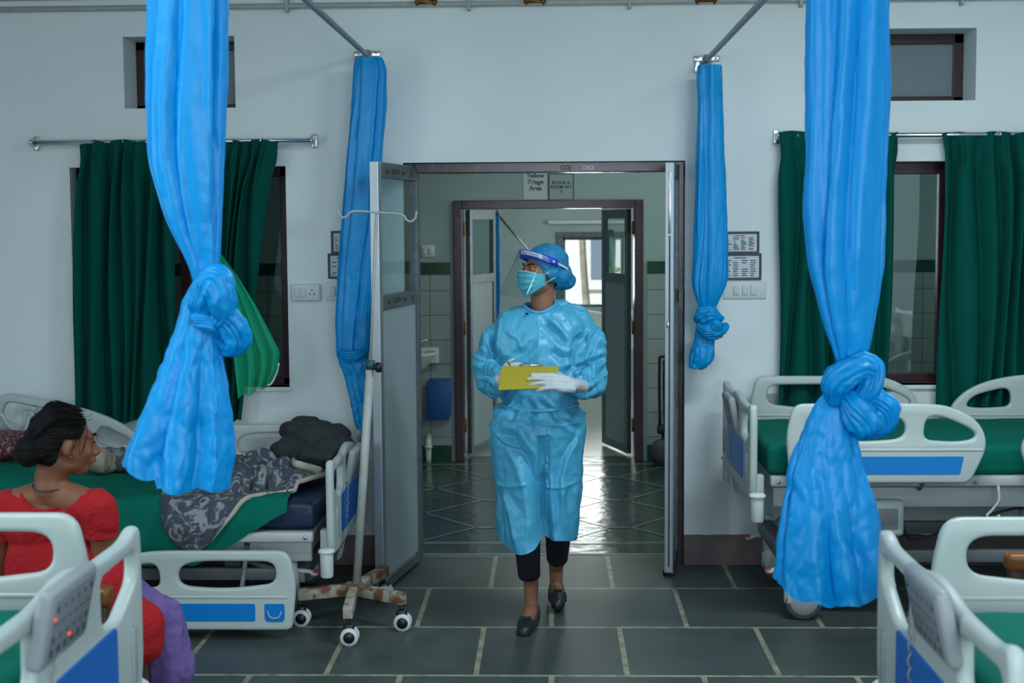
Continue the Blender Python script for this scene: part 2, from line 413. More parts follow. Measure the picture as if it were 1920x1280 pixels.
def wall_mesh(a0, a1, z0, z1, d0, d1, holes, axis='x'):
    """slab in the a-z plane between depths d0,d1 with rectangular holes (a0,a1,z0,z1)"""
    bm = BM(); A = sorted(set([a0, a1] + [h[i] for h in holes for i in (0, 1)])); Z = sorted(set([z0, z1] + [h[i] for h in holes for i in (2, 3)]))
    inside = lambda i, k: any(h[0] < (A[i] + A[i + 1]) / 2 < h[1] and h[2] < (Z[k] + Z[k + 1]) / 2 < h[3] for h in holes)
    mk = (lambda a, d, z: (a, d, z)) if axis == 'x' else (lambda a, d, z: (d, a, z))
    solid = lambda i, k: 0 <= i < len(A) - 1 and 0 <= k < len(Z) - 1 and not inside(i, k)
    def q(*p): bm.faces.new([bm.verts.new(x) for x in p])
    for i in range(len(A) - 1):
        for k in range(len(Z) - 1):
            if not solid(i, k): continue
            x0, x1, y0, y1 = A[i], A[i + 1], Z[k], Z[k + 1]
            for d in (d0, d1): q(mk(x0, d, y0), mk(x1, d, y0), mk(x1, d, y1), mk(x0, d, y1))
            for (ii, kk, e) in ((i - 1, k, ((x0, y0), (x0, y1))), (i + 1, k, ((x1, y0), (x1, y1))), (i, k - 1, ((x0, y0), (x1, y0))), (i, k + 1, ((x0, y1), (x1, y1)))):
                if not solid(ii, kk):
                    (p, r), (s, t) = e; q(mk(p, d0, r), mk(s, d0, t), mk(s, d1, t), mk(p, d1, r))
    bmesh.ops.remove_doubles(bm, verts=bm.verts, dist=1e-5)
    return done(bm)
# ---------------------------------------------------------------- the ward: shell
W = 7.23; WB = 7.53; ZC = 3.3
DX0, DX1, DZ = -.754, .672, 2.064
win = [(-2.457, -1.351, .926, 2.052), (1.37, 2.62, .926, 2.052), (-2.164, -1.598, 2.347, 2.706), (1.54, 2.113, 2.352, 2.708)]
struct('wall_front', wall_mesh(-4.5, 4.5, 0, ZC, W, WB, [(DX0, DX1, -.0, DZ)] + win), M['wall'])
struct('wall_left', wall_mesh(-2.2, W, 0, ZC, -4.7, -4.5, [(.9, 3.1, .9, 2.4)], 'y'), M['wall'])
struct('wall_right', wall_mesh(-2.2, W, 0, ZC, 4.5, 4.7, [], 'y'), M['wall'])
struct('wall_back', wall_mesh(-4.7, 4.7, 0, ZC, -2.4, -2.2, [(-.9, 2.7, .95, 2.85)]), M['wall'])
bm = BM(); bx(bm, (-4.7, -2.4, ZC), (4.7, WB, ZC + .15)); struct('ceiling', done(bm), M['ceil'])
bm = BM(); bx(bm, (-4.7, -2.4, -.1), (4.7, 7.415, 0)); struct('floor', done(bm), M['slate'])
# corridor and far room
CY0, CY1 = 10.45, 10.62
IX0, IX1, IZ = -.72, .665, 1.925
bm = BM(); bx(bm, (-3.6, 7.415, -.1), (4.0, CY1 + .05, 0))
for (a, b, c, d) in ((-3.6, 7.425, 4.0, 7.47),): bx(bm, (a, b, 0), (c, d, .002), mi=2)
bx(bm, (-3.6, 7.70, 0), (4.0, 7.75, .002), mi=1)
bx(bm, (-3.6, 10.28, 0), (4.0, 10.33, .002), mi=1)
def strip(bm, p, q, w, z=.002, mi=1):
    p, q = Vector((p[0], p[1], 0)), Vector((q[0], q[1], 0)); d = (q - p).normalized(); n = Vector((-d.y, d.x, 0)) * w / 2
    bm.faces.new([bm.verts.new(v + Vector((0, 0, z))) for v in (p - n, q - n, q + n, p + n)]).material_index = mi
for row in range(4):
    yy = 8.12 + row * .82
    if yy > 10.3: break
    for kx in range(-4, 6):
        cx = kx * .78 - .39
        strip(bm, (cx - .06, yy), (cx + .06, yy), .05)
        for sx in (-1, 1):
            for sy in (-1, 1):
                y2 = yy + sy * .41
                if 7.74 < y2 < 10.3 or True:
                    y2 = max(7.75, min(10.28, y2)); t = abs(y2 - yy) / .41
                    strip(bm, (cx + sx * .06, yy), (cx + sx * (.06 + .33 * t), y2), .028)
me = bpy.data.meshes.new('m'); bm.normal_update(); bm.to_mesh(me); bm.free()
struct('floor_corridor', me, [M['cfloor'], M['cline'], M['strip']])
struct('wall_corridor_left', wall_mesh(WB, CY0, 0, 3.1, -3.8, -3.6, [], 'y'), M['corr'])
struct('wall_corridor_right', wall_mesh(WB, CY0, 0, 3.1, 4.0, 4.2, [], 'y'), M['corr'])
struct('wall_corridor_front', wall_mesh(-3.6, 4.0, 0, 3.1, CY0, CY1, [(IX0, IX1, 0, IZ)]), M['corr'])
bm = BM(); bx(bm, (-3.8, WB, 3.1), (4.2, 16.3, 3.2)); struct('ceiling_corridor', done(bm), M['ceil'])
# tile cladding on the corridor wall
for (a, b, nm) in ((-3.6, IX0 - .03, 'left'), (IX1 + .03, 4.0, 'right')):
    bm = BM(); bx(bm, (a, CY0 - .012, .12), (b, CY0 + .001, 1.385)); struct('trim_tiles_' + nm, done(bm), M['tile_w'])
    bm = BM(); bx(bm, (a, CY0 - .016, 1.385), (b, CY0 + .001, 1.475)); struct('trim_green_band_' + nm, done(bm), M['tile_g'])
    bm = BM(); bx(bm, (a, CY0 - .02, 0), (b, CY0 + .001, .12)); struct('baseboard_corridor_' + nm, done(bm), M['tile_g'])
# far room
FY = 15.95
struct('wall_far', wall_mesh(-3.6, 4.0, 0, 3.1, FY, FY + .25, [(.12, .80, .82, 1.60)]), M['corr'])
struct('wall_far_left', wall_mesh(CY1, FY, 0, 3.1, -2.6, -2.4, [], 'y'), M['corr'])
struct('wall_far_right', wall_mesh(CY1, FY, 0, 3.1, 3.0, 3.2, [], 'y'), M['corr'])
bm = BM(); bx(bm, (-2.6, CY1 + .05, -.1), (3.2, FY + .25, 0)); struct('floor_far', done(bm), M['floor3'])
# skirting in the ward: old red paint, both sides of the door
for (a, b, nm) in ((-4.5, DX0, 'left'), (DX1, 4.5, 'right')):
    bm = BM(); bx(bm, (a, W - .012, 0), (b, W + .001, .155))
    bmesh.ops.subdivide_edges(bm, edges=[e for e in bm.edges if abs(e.verts[0].co.x - e.verts[1].co.x) > 1], cuts=60, use_grid_fill=True)
    for v in bm.verts:
        if v.co.z > .1: v.co.z += .016 * noise.noise(Vector((v.co.x * 9, 0, 3)))
    struct('baseboard_' + nm, done(bm), M['base'])

# ---------------------------------------------------------------- window frames
def window(n, x0, x1, z0, z1, y, fw, gl, mull=False, sill=False):
    bm = BM()
    bx(bm, (x0, y, z1 - fw), (x1, y + .06, z1), .004); bx(bm, (x0, y, z0), (x1, y + .06, z0 + fw * .8), .004)
    bx(bm, (x0, y, z0), (x0 + fw, y + .06, z1), .004); bx(bm, (x1 - fw, y, z0), (x1, y + .06, z1), .004)
    if mull: bx(bm, ((x0 + x1) / 2 - .025, y + .005, z0), ((x0 + x1) / 2 + .025, y + .055, z1), .004)
    f = struct('window_%d' % n, done(bm), M['maroon'])
    bm = BM(); bx(bm, (x0 + fw * .5, y + .028, z0 + fw * .4), (x1 - fw * .5, y + .033, z1 - fw * .5)); g = link('window_pane', done(bm), gl, f, sm=False)
    if sill:
        bm = BM(); bx(bm, (x0 - .01, W - .02, z0 - .02), (x1 + .01, y, z0), .003); link('window_sill', done(bm), M['wall'], f, sm=False)
    return f
window(1, *win[0], W + .10, .05, M['glass_d'], True, True)
window(2, *win[1], W + .10, .06, M['glass'], True, True)
window(3, *win[2], WB - .08, .045, M['frost'])
window(4, *win[3], WB - .08, .05, M['frost'])

# door frames
def door_frame(n, x0, x1, z1, y0, y1, fw, m):
    bm = BM()
    bx(bm, (x0, y0, 0), (x0 + fw, y1, z1), .004); bx(bm, (x1 - fw, y0, 0), (x1, y1, z1), .004); bx(bm, (x0 + fw, y0, z1 - fw), (x1 - fw, y1, z1), .004)
    return struct('door_%d' % n, done(bm), m)
df = door_frame(1, DX0, DX1, DZ, W + .05, W + .16, .052, M['maroon'])
for (x, s, t, c) in ((.03, .032, 'GDJ', 'ink'), (.145, .03, 'D|O', 'paper')):
    text('marking', t, s, (x + .04, W + .0485, DZ - .03), (PI / 2, 0, 0), M[c], df)
d2 = door_frame(2, IX0, IX1, IZ, CY0 - .04, CY1 + .02, .062, M['maroon'])
for z in (1.72, .98, .25):
    for sx, x in ((1, IX0 + .062), (-1, IX1 - .062)):
        bm = BM(); bx(bm, (min(x, x + sx * .012), CY0 + .10, z - .05), (max(x, x + sx * .012), CY0 + .16, z + .05), .002); link('hinge', done(bm), M['brass'], d2)

# ---------------------------------------------------------------- door leaves (glass above, board below)
def leaf(name, hinge, free, z0, z1, zt, th, label, m_f, m_edge, tape=False, gl='clear', group=None, board='leafpanel'):
    h, f = Vector((*hinge, 0)), Vector((*free, 0)); d = f - h; L = d.length; ang = math.atan2(d.y, d.x)
    t = empty(name, (h.x, h.y, 0), ang, label, 'door', group)
    fw = .055
    bm = BM()
    bx(bm, (0, -th / 2, z0), (fw, th / 2, z1), .002)
    bx(bm, (fw, -th / 2, z1 - fw * 1.3), (L - fw, th / 2, z1), .002)
    bx(bm, (fw, -th / 2, zt - fw * .6), (L - fw, th / 2, zt + fw * .6), .002)
    bx(bm, (fw, -th / 2, z0), (L - fw, th / 2, z0 + fw * .9), .002)
    link('frame', done(bm), m_f, t, sm=False)
    bm = BM(); bx(bm, (L - fw, -th / 2, z0), (L, th / 2, z1), .002); link('edge_stile', done(bm), m_edge, t, sm=False)
    bm = BM(); bx(bm, (fw, -.003, zt + fw * .5), (L - fw, .003, z1 - fw * 1.2)); link('glass_pane', done(bm), M[gl], t, sm=False)
    bm = BM(); bx(bm, (fw, -.008, z0 + fw * .8), (L - fw, .008, zt - fw * .5)); link('lower_board', done(bm), M[board], t, sm=False)
    return t, L
lt, L1 = leaf('door_leaf', (-.70, 7.33), (-.826, 6.62), .012, 2.045, 1.385, .042,
          'open glazed white door leaf at the left of the central doorway, behind the drip stand', M['alu_d'], M['alu'])
for z in (2.005, 1.385):
    for s in (-1, 1):
        for k in range(4):
            q = .12 + k * .14
            text('film_print', random.Random(k).choice(['EUROPA', 'upvc', 'WINDOW', '||| ]|']), .034, (q + .03, s * .0215, z), (PI / 2, 0, 0 if s < 0 else PI), M['ink'], lt, ext=.0003)
lt2, L2 = leaf('door_leaf', (.63, 7.31), (.572, 6.97), .02, 2.045, 1.385, .042,
          'narrow aluminium door leaf seen edge-on at the right of the central doorway', M['alu_d'], M['alu'])
bm = BM(); bx(bm, (L2 - .04, -.03, 0.0), (L2 - .01, .03, .03), .004); link('floor_bolt', done(bm), M['black'], lt2)
bm = BM(); bx(bm, (L2 - .001, -.006, 1.7), (L2 + .006, .008, 2.0), .002); link('edge_bolt', done(bm), M['chrome'], lt2)
bm = BM(); bx(bm, (L2, -.012, 1.24), (L2 + .01, .0, 1.27), .002); link('latch', done(bm), M['chrome'], lt2)
bm = BM(); bx(bm, (L2 - .001, -.003, .05), (L2 + .001, .005, 1.69)); link('gasket', done(bm), M['key'], lt2, sm=False)
leaf('inner_door_leaf', (-.63, 10.66), (-.46, 11.22), .02, 1.86, 1.34, .035, 'inner glazed door leaf folded back on the left, blue curtain behind it', M['alu_d'], M['alu_d'], gl='clear')
leaf('inner_door_leaf', (.575, 10.66), (.405, 11.22), .02, 1.86, 1.34, .035, 'inner glazed door leaf folded back on the right, beside the bright window', M['alu_d'], M['alu_d'])

# ---------------------------------------------------------------- far room contents
wf = window(5, .12, .80, .82, 1.60, FY + .08, .03, M['clear'], False, False)
wf.data.materials[0] = M['alu_d']
bm = BM(); bx(bm, (.05, FY - .02, 1.60), (.87, FY + .001, 1.66), .003); bx(bm, (.05, FY - .02, .76), (.12, FY + .001, 1.6), .003); struct('trim_window_surround', done(bm), M['alu_d'])
o = empty('building', (0, 26, 0), 0, 'pale plastered building seen through the far bright window', 'building')
bm = BM(); bx(bm, (-6, 0, -1), (8, 4, 7), .0); link('wall', done(bm), M['building'], o, sm=False)
bm = BM(); bx(bm, (.58, -.06, .55), (1.08, .02, 2.05), .01); link('window_surround', done(bm), M['building'], o, sm=False)
bm = BM(); bx(bm, (.70, -.08, .75), (.96, -.04, 1.75), .01); link('window', done(bm), M['bwin'], o, sm=False)
bm = BM(); bx(bm, (-6, -.25, 2.35), (8, 0, 2.5), .01); bx(bm, (-6, -.2, 2.9), (8, 0, 3.0), .01); link('ledge', done(bm), M['building'], o, sm=False)
for (x0, x1, y, l) in ((.40, .56, 21.5, 'thin bare tree trunk outside the far window, left of the pale building window'), (.90, .80, 20.5, 'thin bare tree trunk outside the far window, right of the pale building window')):
    t = empty('tree', (x0, y, 0), 0, l, 'tree')
    bm = BM(); tube(bm, [(x1 - x0, 0, 0), ((x1 - x0) * .4, 0, 1.3), (0, 0, 3.2)], [.06, .05, .04], 8, 5); link('trunk', done(bm), M['bark'], t)
    bm = BM()
    rng = random.Random(3)
    for k in range(60):
        p = Vector((rng.gauss(0, .8), rng.gauss(0, .6), 3.7 + rng.gauss(0, .4))); sph(bm, p, (.12, .12, .06), u=6, v=4)
    link('foliage', done(bm), M['leaf'], t)
bm = BM()
rng = random.Random(5)
for k in range(150):
    p = Vector((1.45 + rng.gauss(0, .22), 21 + rng.gauss(0, .3), .45 + abs(rng.gauss(0, .28)))); sph(bm, p, (.07, .07, .04), u=6, v=4)
tag(link('bush', done(bm), M['leaf'], None), 'green bush outside the far window at its lower right', 'bush')
bm = BM(); bx(bm, (-30, FY + .3, -.3), (30, 45, -.15)); o = struct('ground', done(bm), M['ground'])

# shared cloth helpers ------------------------------------------------
def sheet_mesh(nu, nv, fn):
    bm = BM(); V = [[bm.verts.new(fn(i / nu, j / nv)) for i in range(nu + 1)] for j in range(nv + 1)]
    for j in range(nv):
        for i in range(nu): bm.faces.new((V[j][i], V[j][i + 1], V[j + 1][i + 1], V[j + 1][i]))
    bm.normal_update()
    me = bpy.data.meshes.new('m'); bm.to_mesh(me); bm.free(); return me
def strip_curtain(name, rows, Y, m, label, nf, amp, seed, group=None, pleats=None, heads=True, rod_z=None):
    """rows: (z, xl, xr) top to bottom"""
    zs = [r[0] for r in rows][::-1]; xl = [r[1] for r in rows][::-1]; xr = [r[2] for r in rows][::-1]
    ztop, zbot = rows[0][0], rows[-1][0]; rg = random.Random(seed)
    ph = [rg.uniform(0, 6.28) for _ in range(6)]; npl = pleats or max(2, nf // 2)
    def fn(u, v):
        z = ztop + (zbot - ztop) * v
        a, b = np.interp(z, zs, xl), np.interp(z, zs, xr)
        s = u * nf + .28 * math.sin(2 * PI * u * 1.7 + ph[0]) + .12 * math.sin(v * 3 + ph[1] + u * 9)
        k = min(1, v / .16)
        f = 1 - 2 * abs(math.sin(PI * s)) ** .75
        pin = math.exp(-((v - .075) / .05) ** 2); s2 = u * npl; g = math.exp(-((s2 - math.floor(s2) - .5) / .16) ** 2)
        y = Y + amp * f * (.35 + .65 * k) * (1 + .3 * math.sin(u * 11 + ph[2])) + .012 * math.sin(u * 5 + v * 4 + ph[3])
        y += -.022 * pin * g * math.cos(2 * PI * (s2 - .5) * 4)
        x = a + (b - a) * u + .012 * math.sin(v * 5 + u * 14 + ph[4]) * k + (.02 * (.5 - (s2 - math.floor(s2))) * pin)
        zz = z
        if v < .03: zz += .014 * abs(math.sin(PI * s2 + .4)) - .01
        zz += (.008 * math.sin(u * 17 + ph[5])) * v
        return (x, y, zz)
    me = sheet_mesh(nf * 14, 60, fn)
    o = tag(link(name, me, m, None), label, 'curtain', group)
    if heads:
        for k in range(npl):
            x = rows[0][1] + (rows[0][2] - rows[0][1]) * (k + .5) / npl
            bm = BM(); pts = [(x, Y + .012 * math.cos(a), (rod_z or ztop + .01) + .014 * math.sin(a)) for a in np.linspace(0, 2 * PI, 13)]
            tube(bm, pts, .0022, 6); link('curtain_ring', done(bm), M['chrome'], o)
    return o
def px_rows(lst, Y): return [((P(a, y, Y).z + P(b, y, Y).z) / 2, P(a, y, Y).x, P(b, y, Y).x) for (y, a, b) in lst]
def rod(x0, x1, z, label):
    t = empty('curtain_rod', ((x0 + x1) / 2, W, z), 0, label, 'curtain rod'); c = (x0 + x1) / 2
    bm = BM(); tube(bm, [(x0 - c, -.07, 0), (x1 - c, -.07, 0)], .0125, 12); link('pole', done(bm), M['chrome'], t)
    for x in (x0, x1):
        bm = BM(); x -= c
        bx(bm, (x - .014, -.010, -.035), (x + .014, 0, .035), .003); bx(bm, (x - .01, -.085, -.018), (x + .01, 0, .018), .004); sph(bm, (x, -.086, 0), .012)
        link('bracket', done(bm), M['chrome'], t)
    return t
rod(-2.62, -1.20, 2.175, 'chrome curtain rod above the left window, ends showing past the green curtains')
rod(1.125, 3.05, 2.178, 'chrome curtain rod above the right window')
YC = W - .078
strip_curtain('green_curtain', px_rows([(263, 147, 330), (400, 144, 328), (600, 141, 326), (790, 141, 324)], YC), YC, M['curt'], 'dark green pleated curtain at the left half of the left window', 7, .046, 1, rod_z=2.175)
strip_curtain('green_curtain', px_rows([(263, 352, 522), (300, 352, 515), (350, 352, 502), (420, 352, 492), (520, 353, 483), (620, 354, 478), (700, 356, 468), (788, 358, 458)], YC), YC, M['curt'], 'dark green curtain pulled aside at the right half of the left window', 7, .044, 2, rod_z=2.175)
strip_curtain('green_curtain', px_rows([(246, 1458, 1684), (300, 1462, 1680), (500, 1461, 1672), (770, 1455, 1664)], YC), YC, M['curt'], 'dark green curtain at the left half of the right window', 7, .044, 3, rod_z=2.178)
strip_curtain('green_curtain', px_rows([(247, 1765, 2060), (400, 1763, 2060), (770, 1754, 2060)], YC), YC, M['curt'], 'dark green curtain at the right edge of the photo, right half of the right window', 9, .046, 4, rod_z=2.178)

# green mosquito net bundled at the left window
def net_fn(u, v):
    xl = float(np.interp(v, [0, .3, 1], [405, 425, 452])); xr = float(np.interp(v, [0, .2, .4, .6, .75, .88, 1], [418, 452, 482, 508, 527, 524, 512]))
    yb = float(np.interp(u, [0, .5, 1], [745, 732, 720])); yt = 478
    p = P(xl + (xr - xl) * u, yt + (yb - yt) * v, 7.02)
    f = (abs(math.sin(u * 11 + v * 1.5)) * .05 + .02 * math.sin(u * 5 - v * 4)) * (.25 + .75 * v)
    return (p.x, p.y - f, p.z + .010 * math.sin(u * 15) * v)
nt_o = tag(link('mosquito_net', sheet_mesh(60, 50, net_fn), M['net'], None), 'sheer bright green mosquito net bunched beside the left window curtain', 'mosquito net')
bm = BM(); tube(bm, [net_fn(1, .84), net_fn(1, .92), net_fn(.98, 1), net_fn(.9, 1)], .006, 6, 4); link('hem', done(bm), M['white'], nt_o)

# ---------------------------------------------------------------- pipes on the wall
zp = 2.855
t = empty('wall_pipe', (0, W - .03, zp), 0, 'pale painted pipe with brass valves running along the top of the wall', 'pipe')
bm = BM(); tube(bm, [(-4.4, 0, -.014), (4.4, 0, .0)], .014, 10); link('pipe', done(bm), M['pipe'], t)
for px in (800, 1003, 1322):
    x = P(px, 10, W).x; bm = BM()
    tube(bm, [(x - .055, 0, 0), (x + .055, 0, 0)], .018, 10); tube(bm, [(x - .02, 0, 0), (x - .02, -.045, 0)], .012, 8); bx(bm, (x - .05, -.06, -.006), (x + .02, -.045, .006), .003)
    tube(bm, [(x - .05, 0, 0), (x - .035, 0, 0)], .022, 6); tube(bm, [(x + .035, 0, 0), (x + .05, 0, 0)], .022, 6)
    link('valve', done(bm), M['brass'], t)
for px in (318, 540, 880, 1180, 1500, 1800):
    x = P(px, 10, W).x; bm = BM(); bx(bm, (x - .008, -.018, -.04), (x + .008, .03, .05), .003); link('clamp', done(bm), M['pipe'], t)
t = empty('wall_pipe', (0, W - .02, zp + .04), 0, 'thin pale pipe just above the valve pipe at the top of the wall', 'pipe')
bm = BM(); tube(bm, [(-4.4, 0, -.0), (4.4, 0, .014)], .010, 8); link('pipe', done(bm), M['pipe'], t)

# curtain track rails running out from the wall
def track(x, z, label):
    t = empty('curtain_rail', (x, W, z), 0, label, 'curtain rail')
    bm = BM(); tube(bm, [(0, -.005, 0), (0, -6.4, 0)], .014, 12); link('pole', done(bm), M['rail'], t)
    bm = BM(); lathe(bm, (0, 0, 0), [(.03, 0), (.03, -.01), (.018, -.014), (.018, -.03)], 'y', 16); bx(bm, (-.065, -.012, -.005), (.065, 0, .022), .003); bx(bm, (-.06, -.014, -.06), (-.03, 0, 0), .003)
    for sx in (-.045, .045): sph(bm, (sx, -.014, .01), .005, u=8, v=6)
    link('bracket', done(bm), M['chrome'], t)
    for y in (-2.0, -4.4):
        bm = BM(); tube(bm, [(0, y, 0), (0, y, ZC - z)], .006, 8); link('hanger', done(bm), M['rail'], t)
track(-.925, 2.60, 'grey curtain rail running from the wall above the left far blue curtain')
track(.775, 2.56, 'grey curtain rail running from the wall above the right far blue curtain')

# ceiling lamps (tube lights)
def tube_lamp(x, y, z, label, wl=1.2):
    t = empty('tube_lamp', (x, y, z), 0, label, 'ceiling lamp')
    bm = BM(); bx(bm, (-wl / 2, -.035, -.05), (wl / 2, .035, 0), .004); link('fixture', done(bm), M['white'], t, sm=False)
    bm = BM(); tube(bm, [(-wl / 2 + .03, 0, -.07), (wl / 2 - .03, 0, -.07)], .013, 10); link('lit_tube', done(bm), M['tube'], t)
tube_lamp(1.35, 4.6, ZC, 'white tube lamp on the ward ceiling above the right aisle'); tube_lamp(-1.9, 2.6, ZC, 'white tube lamp on the ward ceiling, left side')
tube_lamp(1.9, .8, ZC, 'white tube lamp on the ward ceiling behind the camera')
tube_lamp(.4, 13.0, 3.1, 'white tube lamp in the far room')
t = empty('tube_lamp', (P(1120, 416, FY).x, FY - .02, P(1120, 416, FY).z), 0, 'unlit white tube fixture on the far wall above the bright window', 'wall lamp')
bm = BM(); bx(bm, (-.55, -.03, -.02), (.6, .02, .02), .005); link('fixture', done(bm), M['white'], t, sm=False)

# switches
def switch_box(p0, p1, Y, n, socket, label, m='white', proud=.02):
    a, b = P(*p0, Y), P(*p1, Y); c = (a + b) / 2; hw, hh = (b.x - a.x) / 2, (a.z - b.z) / 2
    t = empty('switch_box', (c.x, Y, c.z), 0, label, 'switch')
    bm = BM(); bx(bm, (-hw, -proud, -hh), (hw, 0, hh), .006); link('plate', done(bm), M[m], t)
    sw = min(.034, hw * 1.4 / (n + (1 if socket else 0)))
    tot = n + (1 if socket else 0)
    for k in range(tot):
        x = (k - (tot - 1) / 2) * sw * 1.25 if not socket else (-hw * .55 + k * sw * .85 if k < n else hw * .45)
        bm = BM()
        if socket and k == n:
            for (dx, dz) in ((0, .012), (-.011, -.008), (.011, -.008)): tube(bm, [(x + dx, -proud, dz), (x + dx, -proud - .002, dz)], .004, 8)
            link('socket_hole', done(bm), M['key'], t)
        else:
            bx(bm, (x - sw * .42, -proud - .008, -.024), (x + sw * .42, -proud, .024), .003, mtx=Matrix.Rotation(.0, 4, 'X')); link('rocker', done(bm), M['paper'], t)
    return t
switch_box((548, 532), (602, 563), W, 2, True, 'white switch and socket box on the wall right of the left window', proud=.035)
switch_box((611, 528), (668, 564), W, 1, True, 'white socket plate on the wall half hidden by the far left blue curtain', proud=.008)
switch_box((1356, 527), (1436, 560), W, 3, False, 'cream plate with three square switches right of the far right blue curtain', proud=.01)
switch_box((789, 459), (815, 482), CY0, 2, False, 'small white switch plate on the corridor wall left of the inner door', proud=.012)

# framed notices
def notice(p0, p1, Y, label, lines, seed, title=None):
    a, b = P(*p0, Y), P(*p1, Y); c = (a + b) / 2; hw, hh = abs(b.x - a.x) / 2, abs(a.z - b.z) / 2; fw = .011
    t = empty('framed_notice', (c.x, Y, c.z), 0, label, 'notice')
    bm = BM(); bx(bm, (-hw, -.014, -hh), (hw, 0, -hh + fw), .002); bx(bm, (-hw, -.014, hh - fw), (hw, 0, hh), .002)
    bx(bm, (-hw, -.014, -hh + fw), (-hw + fw, 0, hh - fw), .002); bx(bm, (hw - fw, -.014, -hh + fw), (hw, 0, hh - fw), .002); link('frame', done(bm), M['darkframe'], t, sm=False)
    bm = BM(); bx(bm, (-hw + fw * .8, -.006, -hh + fw * .8), (hw - fw * .8, -.002, hh - fw * .8)); pp = link('paper', done(bm), M['paper'], t, sm=False)
    bm = BM(); rg = random.Random(seed)
    iw, ih = hw - fw * 1.6, hh - fw * 1.6
    for r in range(lines):
        z = ih * .62 - r * (ih * 1.55 / max(1, lines - 1)); cols = 4 if hw > hh else 3
        for cc in range(cols):
            x0 = -iw + .05 * iw + cc * (2 * iw / cols); l_ = (2 * iw / cols) * rg.uniform(.35, .8)
            if rg.random() < .12: continue
            h = ih * .045; bm.faces.new([bm.verts.new(v) for v in ((x0, -.0065, z - h), (x0 + l_, -.0065, z - h), (x0 + l_, -.0065, z + h), (x0, -.0065, z + h))])
    bm.faces.new([bm.verts.new(v) for v in ((-iw * .4, -.0065, ih * .84), (iw * .3, -.0065, ih * .84), (iw * .3, -.0065, ih * .93), (-iw * .4, -.0065, ih * .93))])
    link('printed_lines', done(bm), M['ink'], pp, sm=False)
    return t
notice((1352, 434), (1423, 475), W, 'upper dark framed table of print right of the far right blue curtain', 11, 1)
notice((1350, 475), (1427, 524), W, 'lower dark framed table of print right of the far right blue curtain', 8, 2)
notice((621, 433), (668, 475), W, 'upper dark framed notice left of the far left blue curtain', 8, 3)
notice((615, 475), (662, 522), W, 'lower dark framed notice left of the far left blue curtain', 8, 4)
# signs above the inner door
a, b = P(981, 316, CY0), P(1027, 374, CY0); c = (a + b) / 2
t = empty('paper_sign', (c.x, CY0, c.z), 0, 'pale paper sign reading Yellow Triage Area above the inner door', 'sign')
bm = BM(); bx(bm, (a.x - c.x, -.004, b.z - c.z), (b.x - c.x, 0, a.z - c.z)); link('paper', done(bm), M['paper'], t, sm=False)
text('lettering', 'Yellow\nTriage\nArea', .046, (0, -.005, .015), (PI / 2, 0, 0), M['ink'], t)
a, b = P(1028, 325, CY0), P(1076, 376, CY0); c = (a + b) / 2
t = empty('framed_sign', (c.x, CY0, c.z), 0, 'dark framed hand-lettered board reading BLOCK-A ROOM NO 3 above the inner door', 'sign')
hw, hh = (b.x - a.x) / 2, (a.z - b.z) / 2
bm = BM(); bx(bm, (-hw, -.012, -hh), (hw, 0, hh), .002); link('frame', done(bm), M['darkframe'], t, sm=False)
bm = BM(); bx(bm, (-hw + .008, -.015, -hh + .008), (hw - .008, -.01, hh - .008)); link('paper', done(bm), mat('sign_grey', lin(160, 172, 172), .6), t, sm=False)
text('lettering', 'BLOCK-A\nROOM NO\n3', .031, (0, -.0158, .0), (PI / 2, 0, 0), M['ink'], t)

# corridor objects
c = P(822, 748, CY0 - .1)
t = empty('waste_bin', (c.x, CY0 - .1, c.z - .145), 0, 'dull blue plastic box hanging on the white tiles left of the inner door', 'box')
bm = BM(); vs = bx(bm, (-.085, -.07, 0), (.085, .08, .285), .008)
for v in vs:
    if v.co.z > .1: v.co.x += .014; v.co.y -= .01
link('body', done(bm), M['dblue'], t, sm='auto')
bm = BM(); bx(bm, (-.070, -.080, .275), (.098, .07, .292), .006); link('lid', done(bm), M['dblue'], t, sm='auto')
c = P(800, 648, CY0 - .25)
t = empty('wash_basin', (c.x - .13, CY0, c.z - .05), 0, 'white wash basin with a tap on the corridor tiles beside the open door leaf', 'basin')
bm = BM(); lathe(bm, (0, -.2, 0), [(.05, -.16), (.12, -.12), (.19, -.02), (.2, .0), (.18, .0), (.11, -.1), (.02, -.12)], 'z', 28); bx(bm, (-.2, -.06, -.1), (.2, -.013, .02), .01); link('bowl', done(bm), M['white'], t)
bm = BM(); tube(bm, [(.05, -.05, .0), (.05, -.05, .08), (.05, -.12, .10), (.05, -.16, .07)], .011, 8, 4); tube(bm, [(.02, -.05, .06), (.12, -.05, .075)], .009, 8); link('tap', done(bm), M['chrome'], t)
bm = BM(); tube(bm, [(0, -.15, -.14), (0, -.15, -.4), (.03, -.05, -.5), (.03, -.02, -.5)], .018, 8, 4); link('drain_pipe', done(bm), M['white'], t)
c = P(803, 850, CY0 - .1)
t = empty('pipe_valve', (c.x, CY0 - .02, .1), 0, 'small white pipe end by the skirting left of the inner door', 'pipe')
bm = BM(); tube(bm, [(0, -.02, .1), (0, -.06, .06), (0, -.07, -.1)], [.02, .026, .02], 10, 4); link('pipe', done(bm), M['white'], t); bm = BM(); lathe(bm, (0, -.07, .02), [(.03, -.01), (.03, .01)], 'z', 12); link('collar', done(bm), M['white'], t)
c = P(1243, 770, CY0 - .25)
t = empty('folding_trolley', (c.x + .08, CY0 - .25, 0), 0, 'folded black tube frame trolley leaning at the right corridor wall', 'trolley')
